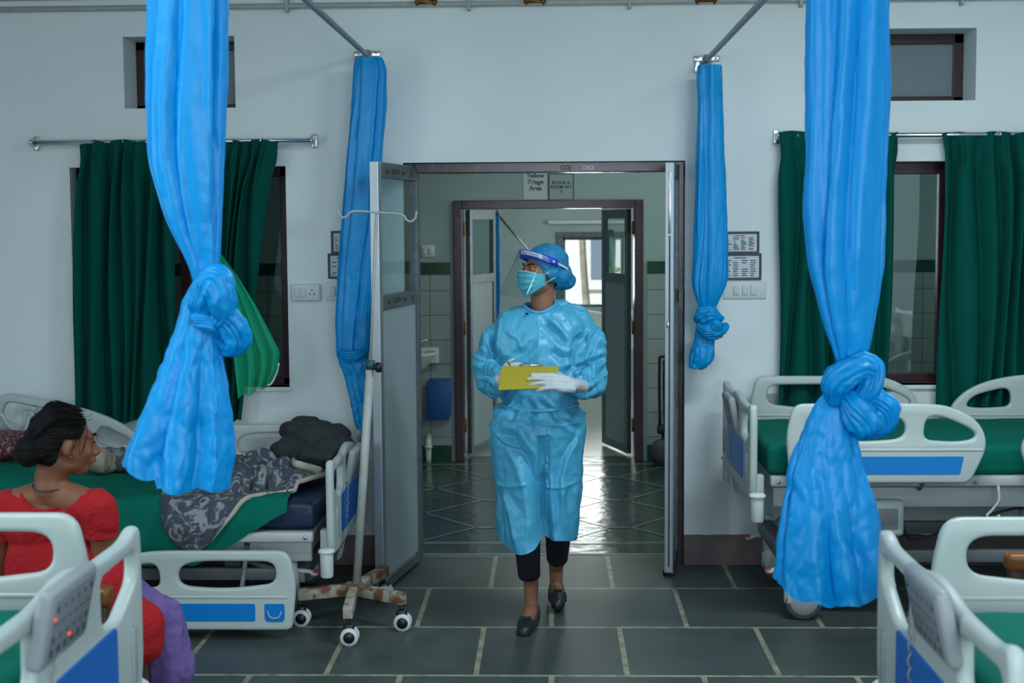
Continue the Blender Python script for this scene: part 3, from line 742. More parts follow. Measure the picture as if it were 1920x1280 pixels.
for (dx, dz) in ((-.10, 0), (-.065, -.02)):
    bm = BM(); tube(bm, [(dx, 0, .25), (dx - .005, 0, .72 + dz), (dx + .03, 0, .80 + dz), (dx + .3, 0, .80 + dz)], .011, 8, 5); link('frame_tube', done(bm), M['black'], t)
bm = BM(); bx(bm, (-.12, -.04, .24), (.3, .05, .30), .01); link('tray', done(bm), M['black'], t)
for x in (-.08, .25):
    bm = BM(); lathe(bm, (x, 0, .1), [(.02, -.015), (.1, -.015), (.1, .015), (.02, .015)], 'y', 20); link('wheel', done(bm), M['rubber'], t)
    bm = BM(); tube(bm, [(x, 0, .1), (x, 0, .26)], .01, 6); link('fork', done(bm), M['black'], t)
# ---------------------------------------------------------------- hospital beds
# local frame: x runs from the aisle-end board (0) to the head end (2.15); y across; z from the floor
RAIL = [(.02, 0, .03), (.77, 0, .03), (.80, .05, .06), (.85, .165, .10), (.81, .265, .12), (.70, .325, .12), (.6, .34, .1), (.03, .34, .05), (0, .2, .05)]
H_BIG = [(.085, .295, .06), (.085, .20, .05), (.30, .175, .12), (.50, .19, .06), (.50, .27, .05), (.42, .297, .1)]
H_SML = [(.585, .285, .05), (.575, .185, .04), (.72, .175, .06), (.795, .19, .03), (.79, .225, .05), (.66, .285, .09)]
RAIL2 = [(.06, 0, .03), (.85, 0, .03), (.87, .1, .05), (.87, .28, .06), (.80, .34, .06), (.34, .345, .12), (.12, .29, .14), (0, .17, .1), (.04, .06, .06)]
H2A = [(.40, .30, .06), (.40, .19, .05), (.60, .175, .1), (.80, .20, .05), (.80, .295, .05)]
H2B = [(.31, .285, .06), (.32, .185, .04), (.17, .175, .05), (.09, .185, .03), (.13, .24, .06)]
_cache = {}
def rail_meshes():
    if 'rail' not in _cache:
        for key, out, hs in (('rail', RAIL, [H_BIG, H_SML]), ('rail2', RAIL2, [H2A, H2B])):
            me = panel(out, hs, .036, .013, lambda u, v, w_: (u, w_, v), .03); smooth(me); me.materials.append(M['plastic']); _cache[key] = me
            bm = BM()
            if key == 'rail': bx(bm, (.035, -.021, .137), (.825, .021, .150), .005, seg=3)
            else: bx(bm, (.04, -.021, .137), (.85, .021, .150), .005, seg=3)
            _cache[key + 'r'] = done(bm); smooth(_cache[key + 'r']); _cache[key + 'r'].materials.append(M['plastic'])
            x0, x1 = (.175, .745) if key == 'rail' else (.14, .68)
            me = panel([(x0, .04), (x1 - .015, .04), (x1, .116), (x0, .116)], [], .012, 0, lambda u, v, w_: (u, w_, v), .008); me.materials.append(M['bedblue']); _cache[key + 'b'] = me
            x0, x1 = (.05, .135) if key == 'rail' else (.72, .80)
            me = panel([(x0, .038, .02), (x1, .038, .02), (x1, .116, .008), (x0, .116, .008)], [], .012, 0, lambda u, v, w_: (u, w_, v), .008); me.materials.append(M['bedblue']); _cache[key + 's'] = me
            bm = BM(); xc = (x0 + x1) / 2
            for sy in (-1, 1): tube(bm, [(xc - .03, sy * .021, .085), (xc - .02, sy * .024, .062), (xc, sy * .025, .055), (xc + .02, sy * .024, .062), (xc + .03, sy * .021, .085)], .0028, 6, 3)
            _cache[key + 'h'] = done(bm); _cache[key + 'h'].materials.append(M['steel_w'])
    return _cache
def shared(name, me, parent):
    o = bpy.data.objects.new(name, me); COL.objects.link(o); o.parent = parent; return o
def side_rail(parent, kind, x, y, z, tilt=0):
    c = rail_meshes(); r = shared('side_rail', c[kind], parent); r.location = (x, y, z); r.rotation_euler = (0, -tilt, 0)
    shared('ledge', c[kind + 'r'], r); q = shared('blue_strip', c[kind + 'b'], r); q2 = shared('release_panel', c[kind + 's'], r); shared('release_handle', c[kind + 'h'], r)
    q.location = q2.location = (0, math.copysign(.0145, y), 0)
    return r
BOARD = [(-.43, 0, .05), (.43, 0, .05), (.475, .08, .06), (.478, .36, .03), (.47, .418, .03), (.43, .418, .03), (.38, .400, .05), (.16, .40, .05), (0, .43, .2), (-.16, .40, .05), (-.38, .400, .05), (-.43, .418, .03), (-.47, .418, .03), (-.478, .36, .03), (-.475, .08, .06)]
def hole(s): return [(s * .435, .365, .03), (s * .435, .30, .03), (s * .30, .235, .04), (s * .19, .255, .03), (s * .185, .36, .03)]
def board_mesh(ctrl):
    key = 'board'
    if key not in _cache:
        me = panel(BOARD, [hole(1), hole(-1)], .034, .0135, lambda u, v, w_: (w_, u * 1.04, v), .03)
        smooth(me); me.materials.append(M['plastic']); _cache[key] = me
        me = panel([(-.27, .06, .05), (.27, .06, .05), (.27, .235, .02), (-.27, .235, .02)], [], .006, .002, lambda u, v, w_: (-.0185 + w_, u * 1.04, v), .02)
        me.materials.append(M['bedblue2']); _cache['bpanel'] = me
    return _cache
def control_panel(parent, z, py=0, led=False):
    bm = BM(); mt = Matrix.Translation((-.034, py, z)) @ Matrix.Scale(.9, 4, (0, 1, 0)) @ Matrix.Rotation(math.radians(-12), 4, 'Y')
    bx(bm, (-.018, -.145, -.08), (.014, .145, .075), .013, seg=3, mtx=mt); cp = link('control_panel', done(bm), M['plastic_g'], parent)
    bm = BM(); bx(bm, (-.0205, -.128, -.064), (-.016, .128, .060), .002, mtx=mt); link('keypad', done(bm), M['keypad'], cp)
    bm = BM()
    for r, zz in enumerate((.038, .008, -.022, -.048)):
        for k in range(6):
            y = -.105 + k * .042
            if r == 1:
                bx(bm, (-.0212, y - .014, zz - .001), (-.0202, y + .014, zz + .001), mtx=mt); continue
            s = .007 if r != 3 else .008
            if k in (0, 5) or r == 3: lathe_pts = [(mt @ Vector((-.0212, y + s * math.cos(a), zz + s * math.sin(a)))) for a in np.linspace(0, 2 * PI, 13)[:-1]]
            else: lathe_pts = [mt @ Vector((-.0212, y + s * a, zz + s * b * (1 if r == 0 else -1))) for a, b in ((-1, -.6), (1, -.6), (0, .8))]
            bm.faces.new([bm.verts.new(p) for p in lathe_pts])
    link('key_symbols', done(bm), M['key'], cp, sm=False)
    for (y, zz, s) in () if not led else ((.118, .022, .0036), (.0, -.036, .0042)): bm = BM(); sph(bm, mt @ Vector((-.0205, y, zz)), s, u=8, v=6); link('status_light', done(bm), M['led'], cp)
    bm = BM(); pts = []
    for k in range(120):
        a = k * .9; t = k / 119; r = .008 * min(1, 6 * t, 6 * (1 - t))
        pts.append((-.03 + r * math.cos(a) + .05 * t, .13 + .05 * t, z - .08 - .34 * t - .08 * math.sin(PI * t) + r * math.sin(a)))
    tube(bm, [(-.034, .11, z - .06), (-.036, .12, z - .075)] + pts, .0026, 5); link('coiled_cable', done(bm), M['plastic_g'], cp)
def caster(parent, x, y, r=.082):
    if 'cast' not in _cache:
        bm = BM()
        lathe(bm, (0, 0, .13), [(.026, 0), (.026, .10), (.018, .11), (.018, .20)], 'z', 16)
        bx(bm, (-.03, -.022, .07), (.03, .022, .15), .01); bx(bm, (-.02, -.03, .075), (.07, -.022, .16), .006); 
        _cache['cast'] = done(bm); smooth(_cache['cast']); _cache['cast'].materials.append(M['plastic'])
        bm = BM(); lathe(bm, (.055, 0, r), [(.058, -.024), (r - .006, -.026), (r, -.018), (r, .018), (r - .006, .026), (.058, .024)], 'y', 32)
        _cache['tyre'] = done(bm); smooth(_cache['tyre']); _cache['tyre'].materials.append(M['rubber'])
        bm = BM(); lathe(bm, (.055, 0, r), [(.02, -.031), (.056, -.030), (.064, -.022), (.064, .022), (.056, .030), (.02, .031)], 'y', 28)
        _cache['hub'] = done(bm); smooth(_cache['hub']); _cache['hub'].materials.append(M['plastic_g'])
        bm = BM(); tube(bm, [(-.01, 0, .23), (-.07, 0, .225), (-.09, 0, .215)], [.010, .010, .012], 8); sph(bm, (-.095, 0, .215), (.02, .016, .010))
        _cache['pedal'] = done(bm); smooth(_cache['pedal']); _cache['pedal'].materials.append(M['plastic'])
        bm = BM(); sph(bm, (-.10, 0, .220), (.018, .015, .008)); _cache['ptip'] = done(bm); smooth(_cache['ptip']); _cache['ptip'].materials.append(M['red_p'])
    c = shared('caster', _cache['cast'], parent); c.location = (x, y, 0)
    shared('tyre', _cache['tyre'], c); shared('wheel_hub', _cache['hub'], c)
    if x < .5: p = shared('brake_pedal', _cache['pedal'], c); shared('pedal_tip', _cache['ptip'], c)
def make_bed(x, y, rz, d, label, rails, vinyl='green', head=0, py=0, led=False, pz=0):
    """d: deck height"""
    b = empty('hospital_bed', (x, y, 0), rz, label, 'bed', 'white hospital beds of the ward')
    c = board_mesh(1); bz = d + .325 - .43
    eb = shared('end_board', c['board'], b); eb.location = (0, 0, bz)
    shared('blue_panel', c['bpanel'], eb); control_panel(eb, .335 + pz, py, led)
    for sy in (-1, 1):
        bm = BM(); bx(bm, (-.021, sy * .40 - .012, .07), (.0, sy * .40 + .012, .20), .004); q = link('grip_slot', done(bm), M['plastic_g'], eb)
        q.location = (-.005, 0, 0)
    hb = shared('head_board', c['board'], b); hb.location = (2.17, 0, bz); hb.rotation_euler = (0, 0, PI)
    shared('blue_panel', c['bpanel'], hb)
    # posts and bumpers
    for sx, px in ((-1, .03), (1, 2.14)):
        for sy in (-1, 1):
            bm = BM(); bx(bm, (px - .025, sy * .40 - .028, d - .20), (px + .025, sy * .40 + .028, d - .0), .006); link('board_post', done(bm), M['steel_w'], b)
            bm = BM(); lathe(bm, (px - .0 + sx * .015, sy * .50, d - .19), [(.024, 0), (.028, .006), (.029, .10), (.029, .108)], 'z', 20); k = link('corner_bumper', done(bm), M['white'], b)
            bm = BM(); lathe(bm, (px - .0 + sx * .015, sy * .50, d - .085), [(.030, 0), (.037, .004), (.037, .012), (.028, .02)], 'z', 20); link('bumper_cap', done(bm), M['white'], k)
            bm = BM(); tube(bm, [(px, sy * .42, d - .12), (px + sx * .012, sy * .50, d - .12)], .012, 8); link('bumper_arm', done(bm), M['steel_g'], b)
    # deck + longitudinal frame
    bm = BM()
    for sy in (-1, 1):
        bx(bm, (.08, sy * .44 - .02, d - .045), (2.08, sy * .44 + .035, d), .008); bx(bm, (.1, sy * .36 - .02, d - .15), (2.05, sy * .36 + .02, d - .06), .006)
    bx(bm, (.09, -.44, d - .03), (2.07, .44, d - .012), .004)
    for q in (.12, .75, 1.4, 2.0): bx(bm, (q, -.365, d - .13), (q + .05, .365, d - .05), .004)
    link('frame', done(bm), M['steel_w'], b)
    bm = BM()
    for sy in (-1, 1):
        for q in (.11, .95, 1.5): lathe(bm, (q, sy * .478, d - .022), [(.008, -.002), (.008, .002), (.002, .004)], 'y', 10)
    link('screw', done(bm), M['chrome'], b)
    # lift columns, motor, base
    zb = .27 if d > .5 else .20
    bm = BM()
    for sy in (-1, 1): bx(bm, (.16, sy * .30 - .02, zb - .02), (2.0, sy * .30 + .02, zb + .035), .005)
    for q in (.14, 1.96): bx(bm, (q, -.34, zb - .025), (q + .06, .34, zb + .04), .005)
    for q in (.45, 1.7):
        bx(bm, (q, -.24, zb), (q + .07, -.2, d - .08), .004); bx(bm, (q, .2, zb), (q + .07, .24, d - .08), .004)
    tube(bm, [(.2, -.30, zb), (.42, -.30, max(zb + .05, d - .16))], .014, 8); tube(bm, [(.2, .30, zb), (.42, .30, max(zb + .05, d - .16))], .014, 8)
    link('base_frame', done(bm), M['steel_g'], b)
    for (q, r) in ((.62, -.2), (1.28, -.18), (1.62, .1)):
        bm = BM(); lathe(bm, (q, r, d - .30 if d > .5 else d - .22), [(.03, 0), (.045, .01), (.045, .12), (.02, .14)], 'z', 18); bx(bm, (q - .06, r - .05, d - .19), (q + .1, r + .06, d - .10), .012)
        tube(bm, [(q + .05, r, d - .17), (q + .4, r, d - .15)], .018, 10); link('motor', done(bm), M['steel_w'], b)
    bm = BM(); bx(bm, (.50, -.44, d - .27), (.66, -.37, d - .11), .02); q = link('battery_box', done(bm), M['plastic'], b)
    bm = BM(); bx(bm, (.53, -.444, d - .235), (.63, -.438, d - .145), .003); link('box_label', done(bm), M['keypad'], q)
    for sy in (-1, 1):
        bm = BM(); tube(bm, [(1.05, sy * .46, d - .04), (1.05, sy * .475, d - .10), (1.02, sy * .475, d - .145), (1.0, sy * .475, d - .17), (1.03, sy * .475, d - .19), (1.055, sy * .475, d - .165)], .006, 8, 4); link('drainage_hook', done(bm), M['steel_w'], b)
    bm = BM(); tube(bm, [(.66, -.36, d - .2), (.72, -.35, d - .3), (.95, -.3, d - .24), (1.2, -.3, d - .17), (1.35, -.3, d - .24), (1.6, -.25, d - .2)], .006, 6, 6); link('cable', done(bm), M['black'], b)
    for (q, s) in ((.19, -1), (.19, 1), (1.96, -1), (1.96, 1)): caster(b, q, s * .335)
    # mattress
    bm = BM(); x1 = 2.06
    if not head:
        bx(bm, (.07, -.43, d), (x1, .43, d + .128), .03, seg=4)
    else:
        hx = .98
        bx(bm, (.07, -.43, d), (hx, .43, d + .125), .03, seg=4)
        bx(bm, (0, -.43, 0), (1.0, .43, .125), .03, seg=4, mtx=Matrix.Translation((hx - .02, 0, d)) @ Matrix.Rotation(-head, 4, 'Y'))
    bmesh.ops.subdivide_edges(bm, edges=[e for e in bm.edges if e.calc_length() > .4], cuts=24, use_grid_fill=True)
    mm = done(bm)
    if vinyl == 'green':
        def wr(p, n): 
            return p + n * (.006 * ns((p.x, p.y * .5, p.z * .3), 9) + .004 * ridge((p.x * 1, p.y, p.z * .2), 14))
        warp(mm, wr)
    link('mattress', mm, M[vinyl], b)
    # rails
    rz_ = d - .012
    for (kind, yy, st) in rails:
        xx = .125 if kind == 'rail' else 1.10
        if st == 'up':
            r = side_rail(b, kind, xx, yy, rz_)
        elif st == 'down':
            r = side_rail(b, kind, xx, math.copysign(abs(yy) + .06, yy), .045)
        else:
            r = side_rail(b, kind, xx - .02, yy, rz_ + .0, st)
        for q in (.25, .6):
            bm = BM(); s = math.copysign(1, yy); zt = (.06 if st == 'down' else .04)
            a = Vector((xx + q, r.location.y - s * .02, r.location.z + zt)); e = Vector((xx + q, s * .42, d - .06))
            tube(bm, [a, (a + e) / 2 + Vector((0, s * .01, 0)), e], .011, 8); link('rail_arm', done(bm), M['steel_g'], b)
    return b
UP4 = [('rail', -.55, 'up'), ('rail', .55, 'up'), ('rail2', -.55, 'up'), ('rail2', .55, 'up')]
make_bed(.86, 6.55, 0, .66, 'white hospital bed by the right window, green sheet, all rails raised', UP4)
make_bed(-.96, 6.50, PI, .43, 'low white bed at the left with blankets on it, near rail dropped to the floor', [('rail', .56, 'down'), ('rail', -.55, 'up'), ('rail2', -.55, .22)], 'navy', .16)
make_bed(.795, 2.895, 0, .705, 'nearest white bed in the bottom right corner, keypad end board facing the aisle', UP4, py=-.075, pz=.035)
make_bed(-.98, 2.76, PI, .745, 'nearest white bed in the bottom left corner, keypad with a red light', UP4, py=.10, led=True, pz=.035)

# ---------------------------------------------------------------- bedding on the low left bed (world coordinates)
BY0, BY1 = 6.07, 6.93; BT = .43 + .128
def bed_top(x):
    xh = -.945 - .98
    return BT + .012 + (0 if x > xh else (xh - x) * math.tan(.16) + .01)
def drape(x, v, over, puff=.0):
    """v 0..1 = far edge -> near edge, then down the near side by `over` metres"""
    L = BY1 - BY0; s = v * (L + over)
    if s < L - .04: return Vector((x, BY1 - s, bed_top(x)))
    if s < L + .02:
        a = (s - L + .04) / .06 * PI / 2
        return Vector((x, BY0 + .04 - .055 * math.sin(a), bed_top(x) - .04 + .04 * math.cos(a)))
    q = s - L - .02
    return Vector((x, BY0 - .02 - puff * math.sin(min(1, q / .12) * PI / 2), bed_top(x) - .045 - q))
def sheet_fn(u, v):
    x = -2.95 + u * 1.80
    lim = .02 + .24 * (1 - max(0, (x + 1.55) / .42) ** 1) if x > -1.55 else .26
    p = drape(x, v, max(.015, lim) + (bed_top(x) - BT) * .6, .03)
    if x > -1.6 and v < .35: p.z += 0
    p.z += .012 * ns(p, 4) * (v < .7) + .006 * ridge(p, 9) + .012 * max(0, ridge((p.x * 1.6, p.y, p.z), 3.2, 4)); p.y += -.018 * max(0, ridge((p.x * 1, 0, p.z * 2.2), 3, 2)) * (v > .7)
    return p
me = sheet_mesh(130, 70, sheet_fn)
tag(link('bed_sheet', me, M['green'], None), 'rumpled green sheet spread over the low left bed and hanging down its near side', 'bed sheet')
def bl_fn(u, v):
    xr = float(np.interp(v, [0, .35, .6, .8, 1], [-1.10, -1.06, -1.16, -1.33, -1.48])); xl = float(np.interp(v, [0, .6, .9, 1], [-1.78, -1.74, -1.68, -1.62]))
    x = xl + (xr - xl) * u
    p = drape(x, .12 + v * .88, .20 - .05 * abs(u - .45) * 2 * (v > .7), .045)
    k = 1 if v < .62 else .55
    edge = min(1, 8 * u, 8 * (1 - u), 8 * v + .2, 8 * (1 - v) + .15)
    h = (.05 * max(-.3, ridge((p.x, p.y * 1.3, 0), 4.2, 3)) + .045 * (vor((p.x + .05 * ns(p, 6), p.y * .8, p.z * .8), 6.5, 3) - .5) + .02 * ridge((p.x, p.y, p.z), 9, 6) + .022 * ns(p, 15, 2)) * edge + .035
    nrm = Vector((0, -.25, 1)) if v < .58 else Vector((0, -1, .15))
    return p + nrm.normalized() * (h * k)
me = sheet_mesh(120, 110, bl_fn)
bl = tag(link('fleece_blanket', me, M['blanket'], None), 'crumpled grey flowered fleece blanket hanging off the low left bed', 'blanket')
mo = bl.modifiers.new('s', 'SOLIDIFY'); mo.thickness = .012; mo.offset = -1
bm = BM(); tube(bm, [bl_fn(1, t) + Vector((.004, -.004, .002)) for t in np.linspace(.18, 1, 60)] + [bl_fn(t, 1) for t in np.linspace(.97, .4, 24)], .012, 8, flat=.8); link('hem', done(bm), M['cream'], bl)
bm = BM(); tube(bm, [bl_fn(.80, .30) + Vector((0, 0, .02)), bl_fn(.86, .42) + Vector((0, 0, .04)), bl_fn(.93, .46) + Vector((0, 0, .035)), bl_fn(.99, .36) + Vector((0, 0, .015))], .018, 8, 8, flat=.6); link('folded_hem', done(bm), M['cream'], bl)
def lump(name, els, m, label, cat, seed, amp=.03, sc=7, voxel=.012):
    bm = BM()
    for c, r in els: sph(bm, c, r, u=24, v=16)
    me = fuse(bm, voxel, 8)
    warp(me, lambda p, n: p + n * (amp * ridge((p.x, p.y * 1.4, p.z * 1.2), sc, seed) + amp * .9 * (vor((p.x + .04 * ns(p, 8), p.y, p.z * 1.4), sc * 1.1, seed) - .6)))
    return tag(link(name, me, m, None), label, cat)
def pp(px, py, Y): return P(px, py, Y)
lump('dark_garment', [(pp(598, 822, 6.72), (.14, .13, .07)), (pp(570, 808, 6.78), (.12, .10, .05)), (pp(632, 838, 6.62), (.07, .12, .05)), (pp(600, 850, 6.6), (.14, .14, .05)), (pp(570, 840, 6.7), (.15, .14, .06))],
     M['dcloth'], 'charcoal garment heaped at the foot of the low left bed behind the blanket', 'garment', 3, .018, 7, .008)
lump('patterned_pillow', [(Vector((-2.62, 6.5, bed_top(-2.6) + .045)), (.20, .30, .06)), (Vector((-2.82, 6.5, bed_top(-2.8) + .05)), (.2, .28, .06))],
     M['maroonp'], 'maroon printed pillow on the low left bed behind the woman', 'pillow', 5, .010, 5)
lump('tan_bag', [(pp(186, 862, 6.4), (.05, .09, .06)), (pp(200, 868, 6.5), (.05, .08, .05))], M['tan'], 'small tan cloth bag on the low left bed right of the woman', 'bag', 2, .008, 12)
lump('grey_cloth', [(pp(215, 862, 6.55), (.09, .08, .05)), (pp(240, 866, 6.6), (.07, .07, .04))], M['blanket'], 'grey patterned cloth bunched beside the tan bag on the bed', 'cloth', 7, .014, 10)
t = P(20, 790, 6.9)
bm = BM(); tube(bm, [P(-30, 765, 6.95), P(0, 775, 6.95), P(14, 796, 6.95), P(30, 806, 6.95), P(44, 795, 6.95), P(48, 770, 6.95)], .011, 10, 5)
tube(bm, [P(-30, 765, 6.95), P(-34, 900, 6.95)], .011, 10)
tag(link('bed_pull_frame', done(bm), M['plastic'], None), 'bent white tube frame at the left photo edge behind the low bed', 'frame')

# ---------------------------------------------------------------- drip stand
sx, sy = -.887, 6.19
t = empty('drip_stand', (sx, sy, 0), 0, 'old white drip stand with rusty cross base in front of the open door leaf', 'drip stand')
lean = Vector((P(697, 640, sy).x - sx, 0, P(697, 640, sy).z))
def at(z): return Vector((lean.x * min(z, 2) / lean.z, 0, z))
bm = BM(); tube(bm, [at(.13), at(1.135)], .019, 14); link('pole', done(bm), M['pipe'], t)
bm = BM(); tube(bm, [at(1.12), at(1.16)], .021, 14); link('collar', done(bm), mat('collar_teal', lin(30, 80, 84), .5), t)
bm = BM(); c = at(1.13); tube(bm, [c, c + Vector((.04, -.01, 0))], .008, 8); tube(bm, [c + Vector((.028, -.012, 0)), c + Vector((.05, -.016, 0))], .022, 6); link('clamp_knob', done(bm), M['black'], t)
top = P(706, 400, sy) - Vector((sx, sy, 0))
bm = BM(); tube(bm, [at(1.14), top], .0065, 10); link('inner_rod', done(bm), M['pipe'], t)
bm = BM(); hk = [P(x, y, sy) - Vector((sx, sy, 0)) for x, y in ((633, 392), (636, 403), (644, 408), (652, 404), (662, 396), (706, 398), (752, 402), (762, 412), (771, 415), (779, 408), (781, 396))]
tube(bm, hk, .005, 8, 4); link('hook_bar', done(bm), M['pipe'], t)
for k, (ex, ey) in enumerate(((-.857 - sx, 5.72 - sy + .02), (-.67 - sx + .01, 5.95 - sy), (-1.14 - sx, 6.02 - sy), (-.80 - sx, 6.50 - sy))):
    pass
legs = [(.03, -.40), (.24, -.17), (-.235, -.10), (.10, .34)]
for (ex, ey) in legs:
    L = math.hypot(ex, ey); a = math.atan2(ey, ex); bm = BM()
    bx(bm, (0, -.021, .115), (L, .021, .165), .004, mtx=Matrix.Rotation(a, 4, 'Z')); lg = link('leg', done(bm), M['rust2'], t)
    bm = BM(); tube(bm, [(ex * .95, ey * .95, .115), (ex * .95, ey * .95, .08)], .009, 8); bx(bm, (ex * .95 - .022, ey * .95 - .014, .045), (ex * .95 + .026, ey * .95 + .014, .092), .012); link('caster_fork', done(bm), M['black'], lg)
    for s in (-1, 1):
        bm = BM(); c = (ex * .95 + .006, ey * .95 + s * .019, .038)
        lathe(bm, c, [(.022, -.011), (.038, -.009), (.038, .009), (.022, .011)], 'y', 24); wh = link('wheel', done(bm), M['white'], lg)
        bm = BM(); lathe(bm, c, [(.024, -.0125), (.026, 0), (.024, .0125)], 'y', 20); link('wheel_cap', done(bm), M['black'], wh)
bm = BM(); bx(bm, (-.035, -.035, .112), (.035, .035, .168), .006); link('hub_block', done(bm), M['rust2'], t)

# ---------------------------------------------------------------- wooden chairs
def chair(x, y, rz, label):
    t = empty('wooden_chair', (x, y, 0), rz, label, 'chair')   # sitter faces +y in local frame
    for s in (-1, 1):
        bm = BM(); bx(bm, (s * .21 - .022, -.24, 0), (s * .21 + .022, -.19, .66), .006); link('back_post', done(bm), M['wood_d'], t)
        bm = BM(); bx(bm, (s * .21 - .022, .17, 0), (s * .21 + .022, .215, .44), .006); link('leg', done(bm), M['wood_d'], t)
        bm = BM(); bx(bm, (s * .21 - .012, -.19, .2), (s * .21 + .012, .17, .235), .004); link('stretcher', done(bm), M['wood_d'], t)
    bm = BM(); bx(bm, (-.245, -.25, .62), (.245, -.18, .68), .018, seg=4); link('top_rail', done(bm), M['wood'], t)
    for z in (.5, .56): bm = BM(); bx(bm, (-.19, -.225, z), (.19, -.205, z + .035), .004); link('slat', done(bm), M['wood_d'], t)
    bm = BM(); bx(bm, (-.235, -.2, .42), (.235, .23, .455), .012, seg=3); link('seat', done(bm), M['wood'], t)
    return t
chair(-1.565, 4.36, 0, 'dark wooden chair the woman in red sits on')
c = P(1908, 1050, 4.6); chair(c.x + .20, 4.80, 0, 'brown wooden chair top showing through the rail of the nearest right bed')

# ---------------------------------------------------------------- blue privacy curtains: gathered, knotted, flaring tail
def fluted_bundle(rows, Y, nf, amp, seed, dr=.5, twist=0, n=70, seg=220, hem=None, spread=1.0):
    """rows (z, xl, xr); closed gathered bundle: broad soft folds parted by narrow creases that drift, start and fade"""
    rows = sorted(rows, key=lambda r: -r[0]); z = [r[0] for r in rows]; zz = np.array(z[::-1]); L = np.array([r[1] for r in rows][::-1]); R = np.array([r[2] for r in rows][::-1])
    rg = random.Random(seed); bm = BM(); rings = []
    G = []
    for k in range(nf * 2):
        G.append((2 * PI * (k + rg.uniform(-.38, .38)) / (nf * 2), rg.uniform(.10, .24), rg.uniform(.35, 1.3), rg.uniform(-.5, .5), rg.uniform(-.6, .5), rg.uniform(.3, 1.2), rg.uniform(0, 6.28)))
    ang = np.arange(seg) * 2 * PI / seg
    for i in range(n + 1):
        t = i / n; q = z[0] + (z[-1] - z[0]) * t
        l, r = (sum(np.interp(q + k * .012, zz, A_) for k in (-2, -1, 0, 1, 2)) / 5 for A_ in (L, R))
        if i == 0: l, r = L[-1], R[-1]
        if i == n: l, r = L[0], R[0]
        cx, hw = (l + r) / 2, (r - l) / 2; hd = hw * (dr if not callable(dr) else dr(t)); A = amp(t) if callable(amp) else amp
        m = np.ones(seg) * (1 + A * .25)
        for (a0, wd, am, drift, ton, fr, ph) in G:
            c = a0 + drift * t + .10 * math.sin(t * 5 * fr + ph) + twist * t
            d = (ang - c + PI) % (2 * PI) - PI
            on = min(1, max(.15, (t - ton) * 2.2 if ton > 0 else 1 + ton * (t - .3)))
            m -= A * am * on * (np.exp(-np.abs(d / wd) ** 1.35) - .35 * np.exp(-((np.abs(d) - wd * 1.6) / wd) ** 2))
        ring = []
        for k in range(seg):
            a = ang[k]; ca, sa = math.cos(a), math.sin(a)
            mm = m[k] + A * .3 * noise.noise(Vector((ca * 1.6, sa * 1.6, q * 2.6 + seed)))
            xm = min(mm, 1.03) if abs(ca) > .75 else mm
            dz = hem(ca * xm, sa) * max(0, (t - .55) / .45) ** 1.5 if hem else 0
            ring.append((cx + hw * ca * xm, Y - hd * sa * mm, q + dz))
        rings.append(ring)
    loft(bm, rings, True, (False, False)); bm.normal_update()
    me = bpy.data.meshes.new('m'); bmesh.ops.recalc_face_normals(bm, faces=bm.faces); bm.to_mesh(me); bm.free(); return me
def wrinkle(me, amp, sc, seed, st=(1, 1, .5)):
    return warp(me, lambda p, n: p + n * (amp * ridge((p.x * st[0], p.y * st[1], p.z * st[2]), sc, seed) + amp * .4 * ridge((p.x, p.y, p.z * .8), sc * 2.3, seed + 3)))
def knot(parent, Y, lobes, seed):
    for i, (pts, rad, dy) in enumerate(lobes):
        bm = BM(); path = [P(x, y, Y - d_) - Vector(parent.location) for (x, y, d_) in pts]
        tube(bm, path, rad, 72, 8, True, flute=11, amp=.24, twist=.9 + .4 * i, flat=.9)
        me = done(bm); wrinkle(me, .005, 20, seed + i, (1, 1, 1))
        link('knot_wrap', me, M['blue'], parent)
def blue_curtain(Y, upper, tail, lobes, label, seed, nf=5, rings=True, zrail=2.6, ampu=.34, dru=.55, drt=.62, nft=7, ampt=.26, hem=None):
    up = px_rows(upper, Y); tl = px_rows(tail, Y); cx = (up[0][1] + up[0][2]) / 2
    t = empty('privacy_curtain', (cx, Y, tl[-1][0]), 0, label, 'curtain')
    o0 = Vector(t.location)
    me = fluted_bundle([(a - o0.z, b - o0.x, c - o0.x) for a, b, c in up], 0, nf, lambda q: ampu * (1 - .35 * max(0, (q - .7) / .3)), seed, dru, .25, n=110)
    wrinkle(me, .0035, 7, seed); warp(me, lambda p, n: p + n * .006 * (vor((p.x + .05 * ns(p, 5), p.y, p.z * .22 + .2 * p.x), 7.5, seed) - .55)); link('drape', me, M['blue'], t)
    me = fluted_bundle([(a - o0.z, b - o0.x, c - o0.x) for a, b, c in tl], 0, nft, lambda q: ampt * (.6 + .4 * q), seed + 5, drt, -.2, n=90, hem=hem)
    wrinkle(me, .004, 7, seed + 2, (1, 1, .8)); warp(me, lambda p, n: p + n * (.008 * (vor((p.x + .05 * ns(p, 7), p.y, p.z * .42 + .3 * p.x), 8.5, seed) - .55) + .003 * (vor((p.x, p.y, p.z * .7), 24, seed) - .5))); link('tail', me, M['blue'], t)
    knot(t, Y, lobes, seed)
    return t
Yl = 3.62
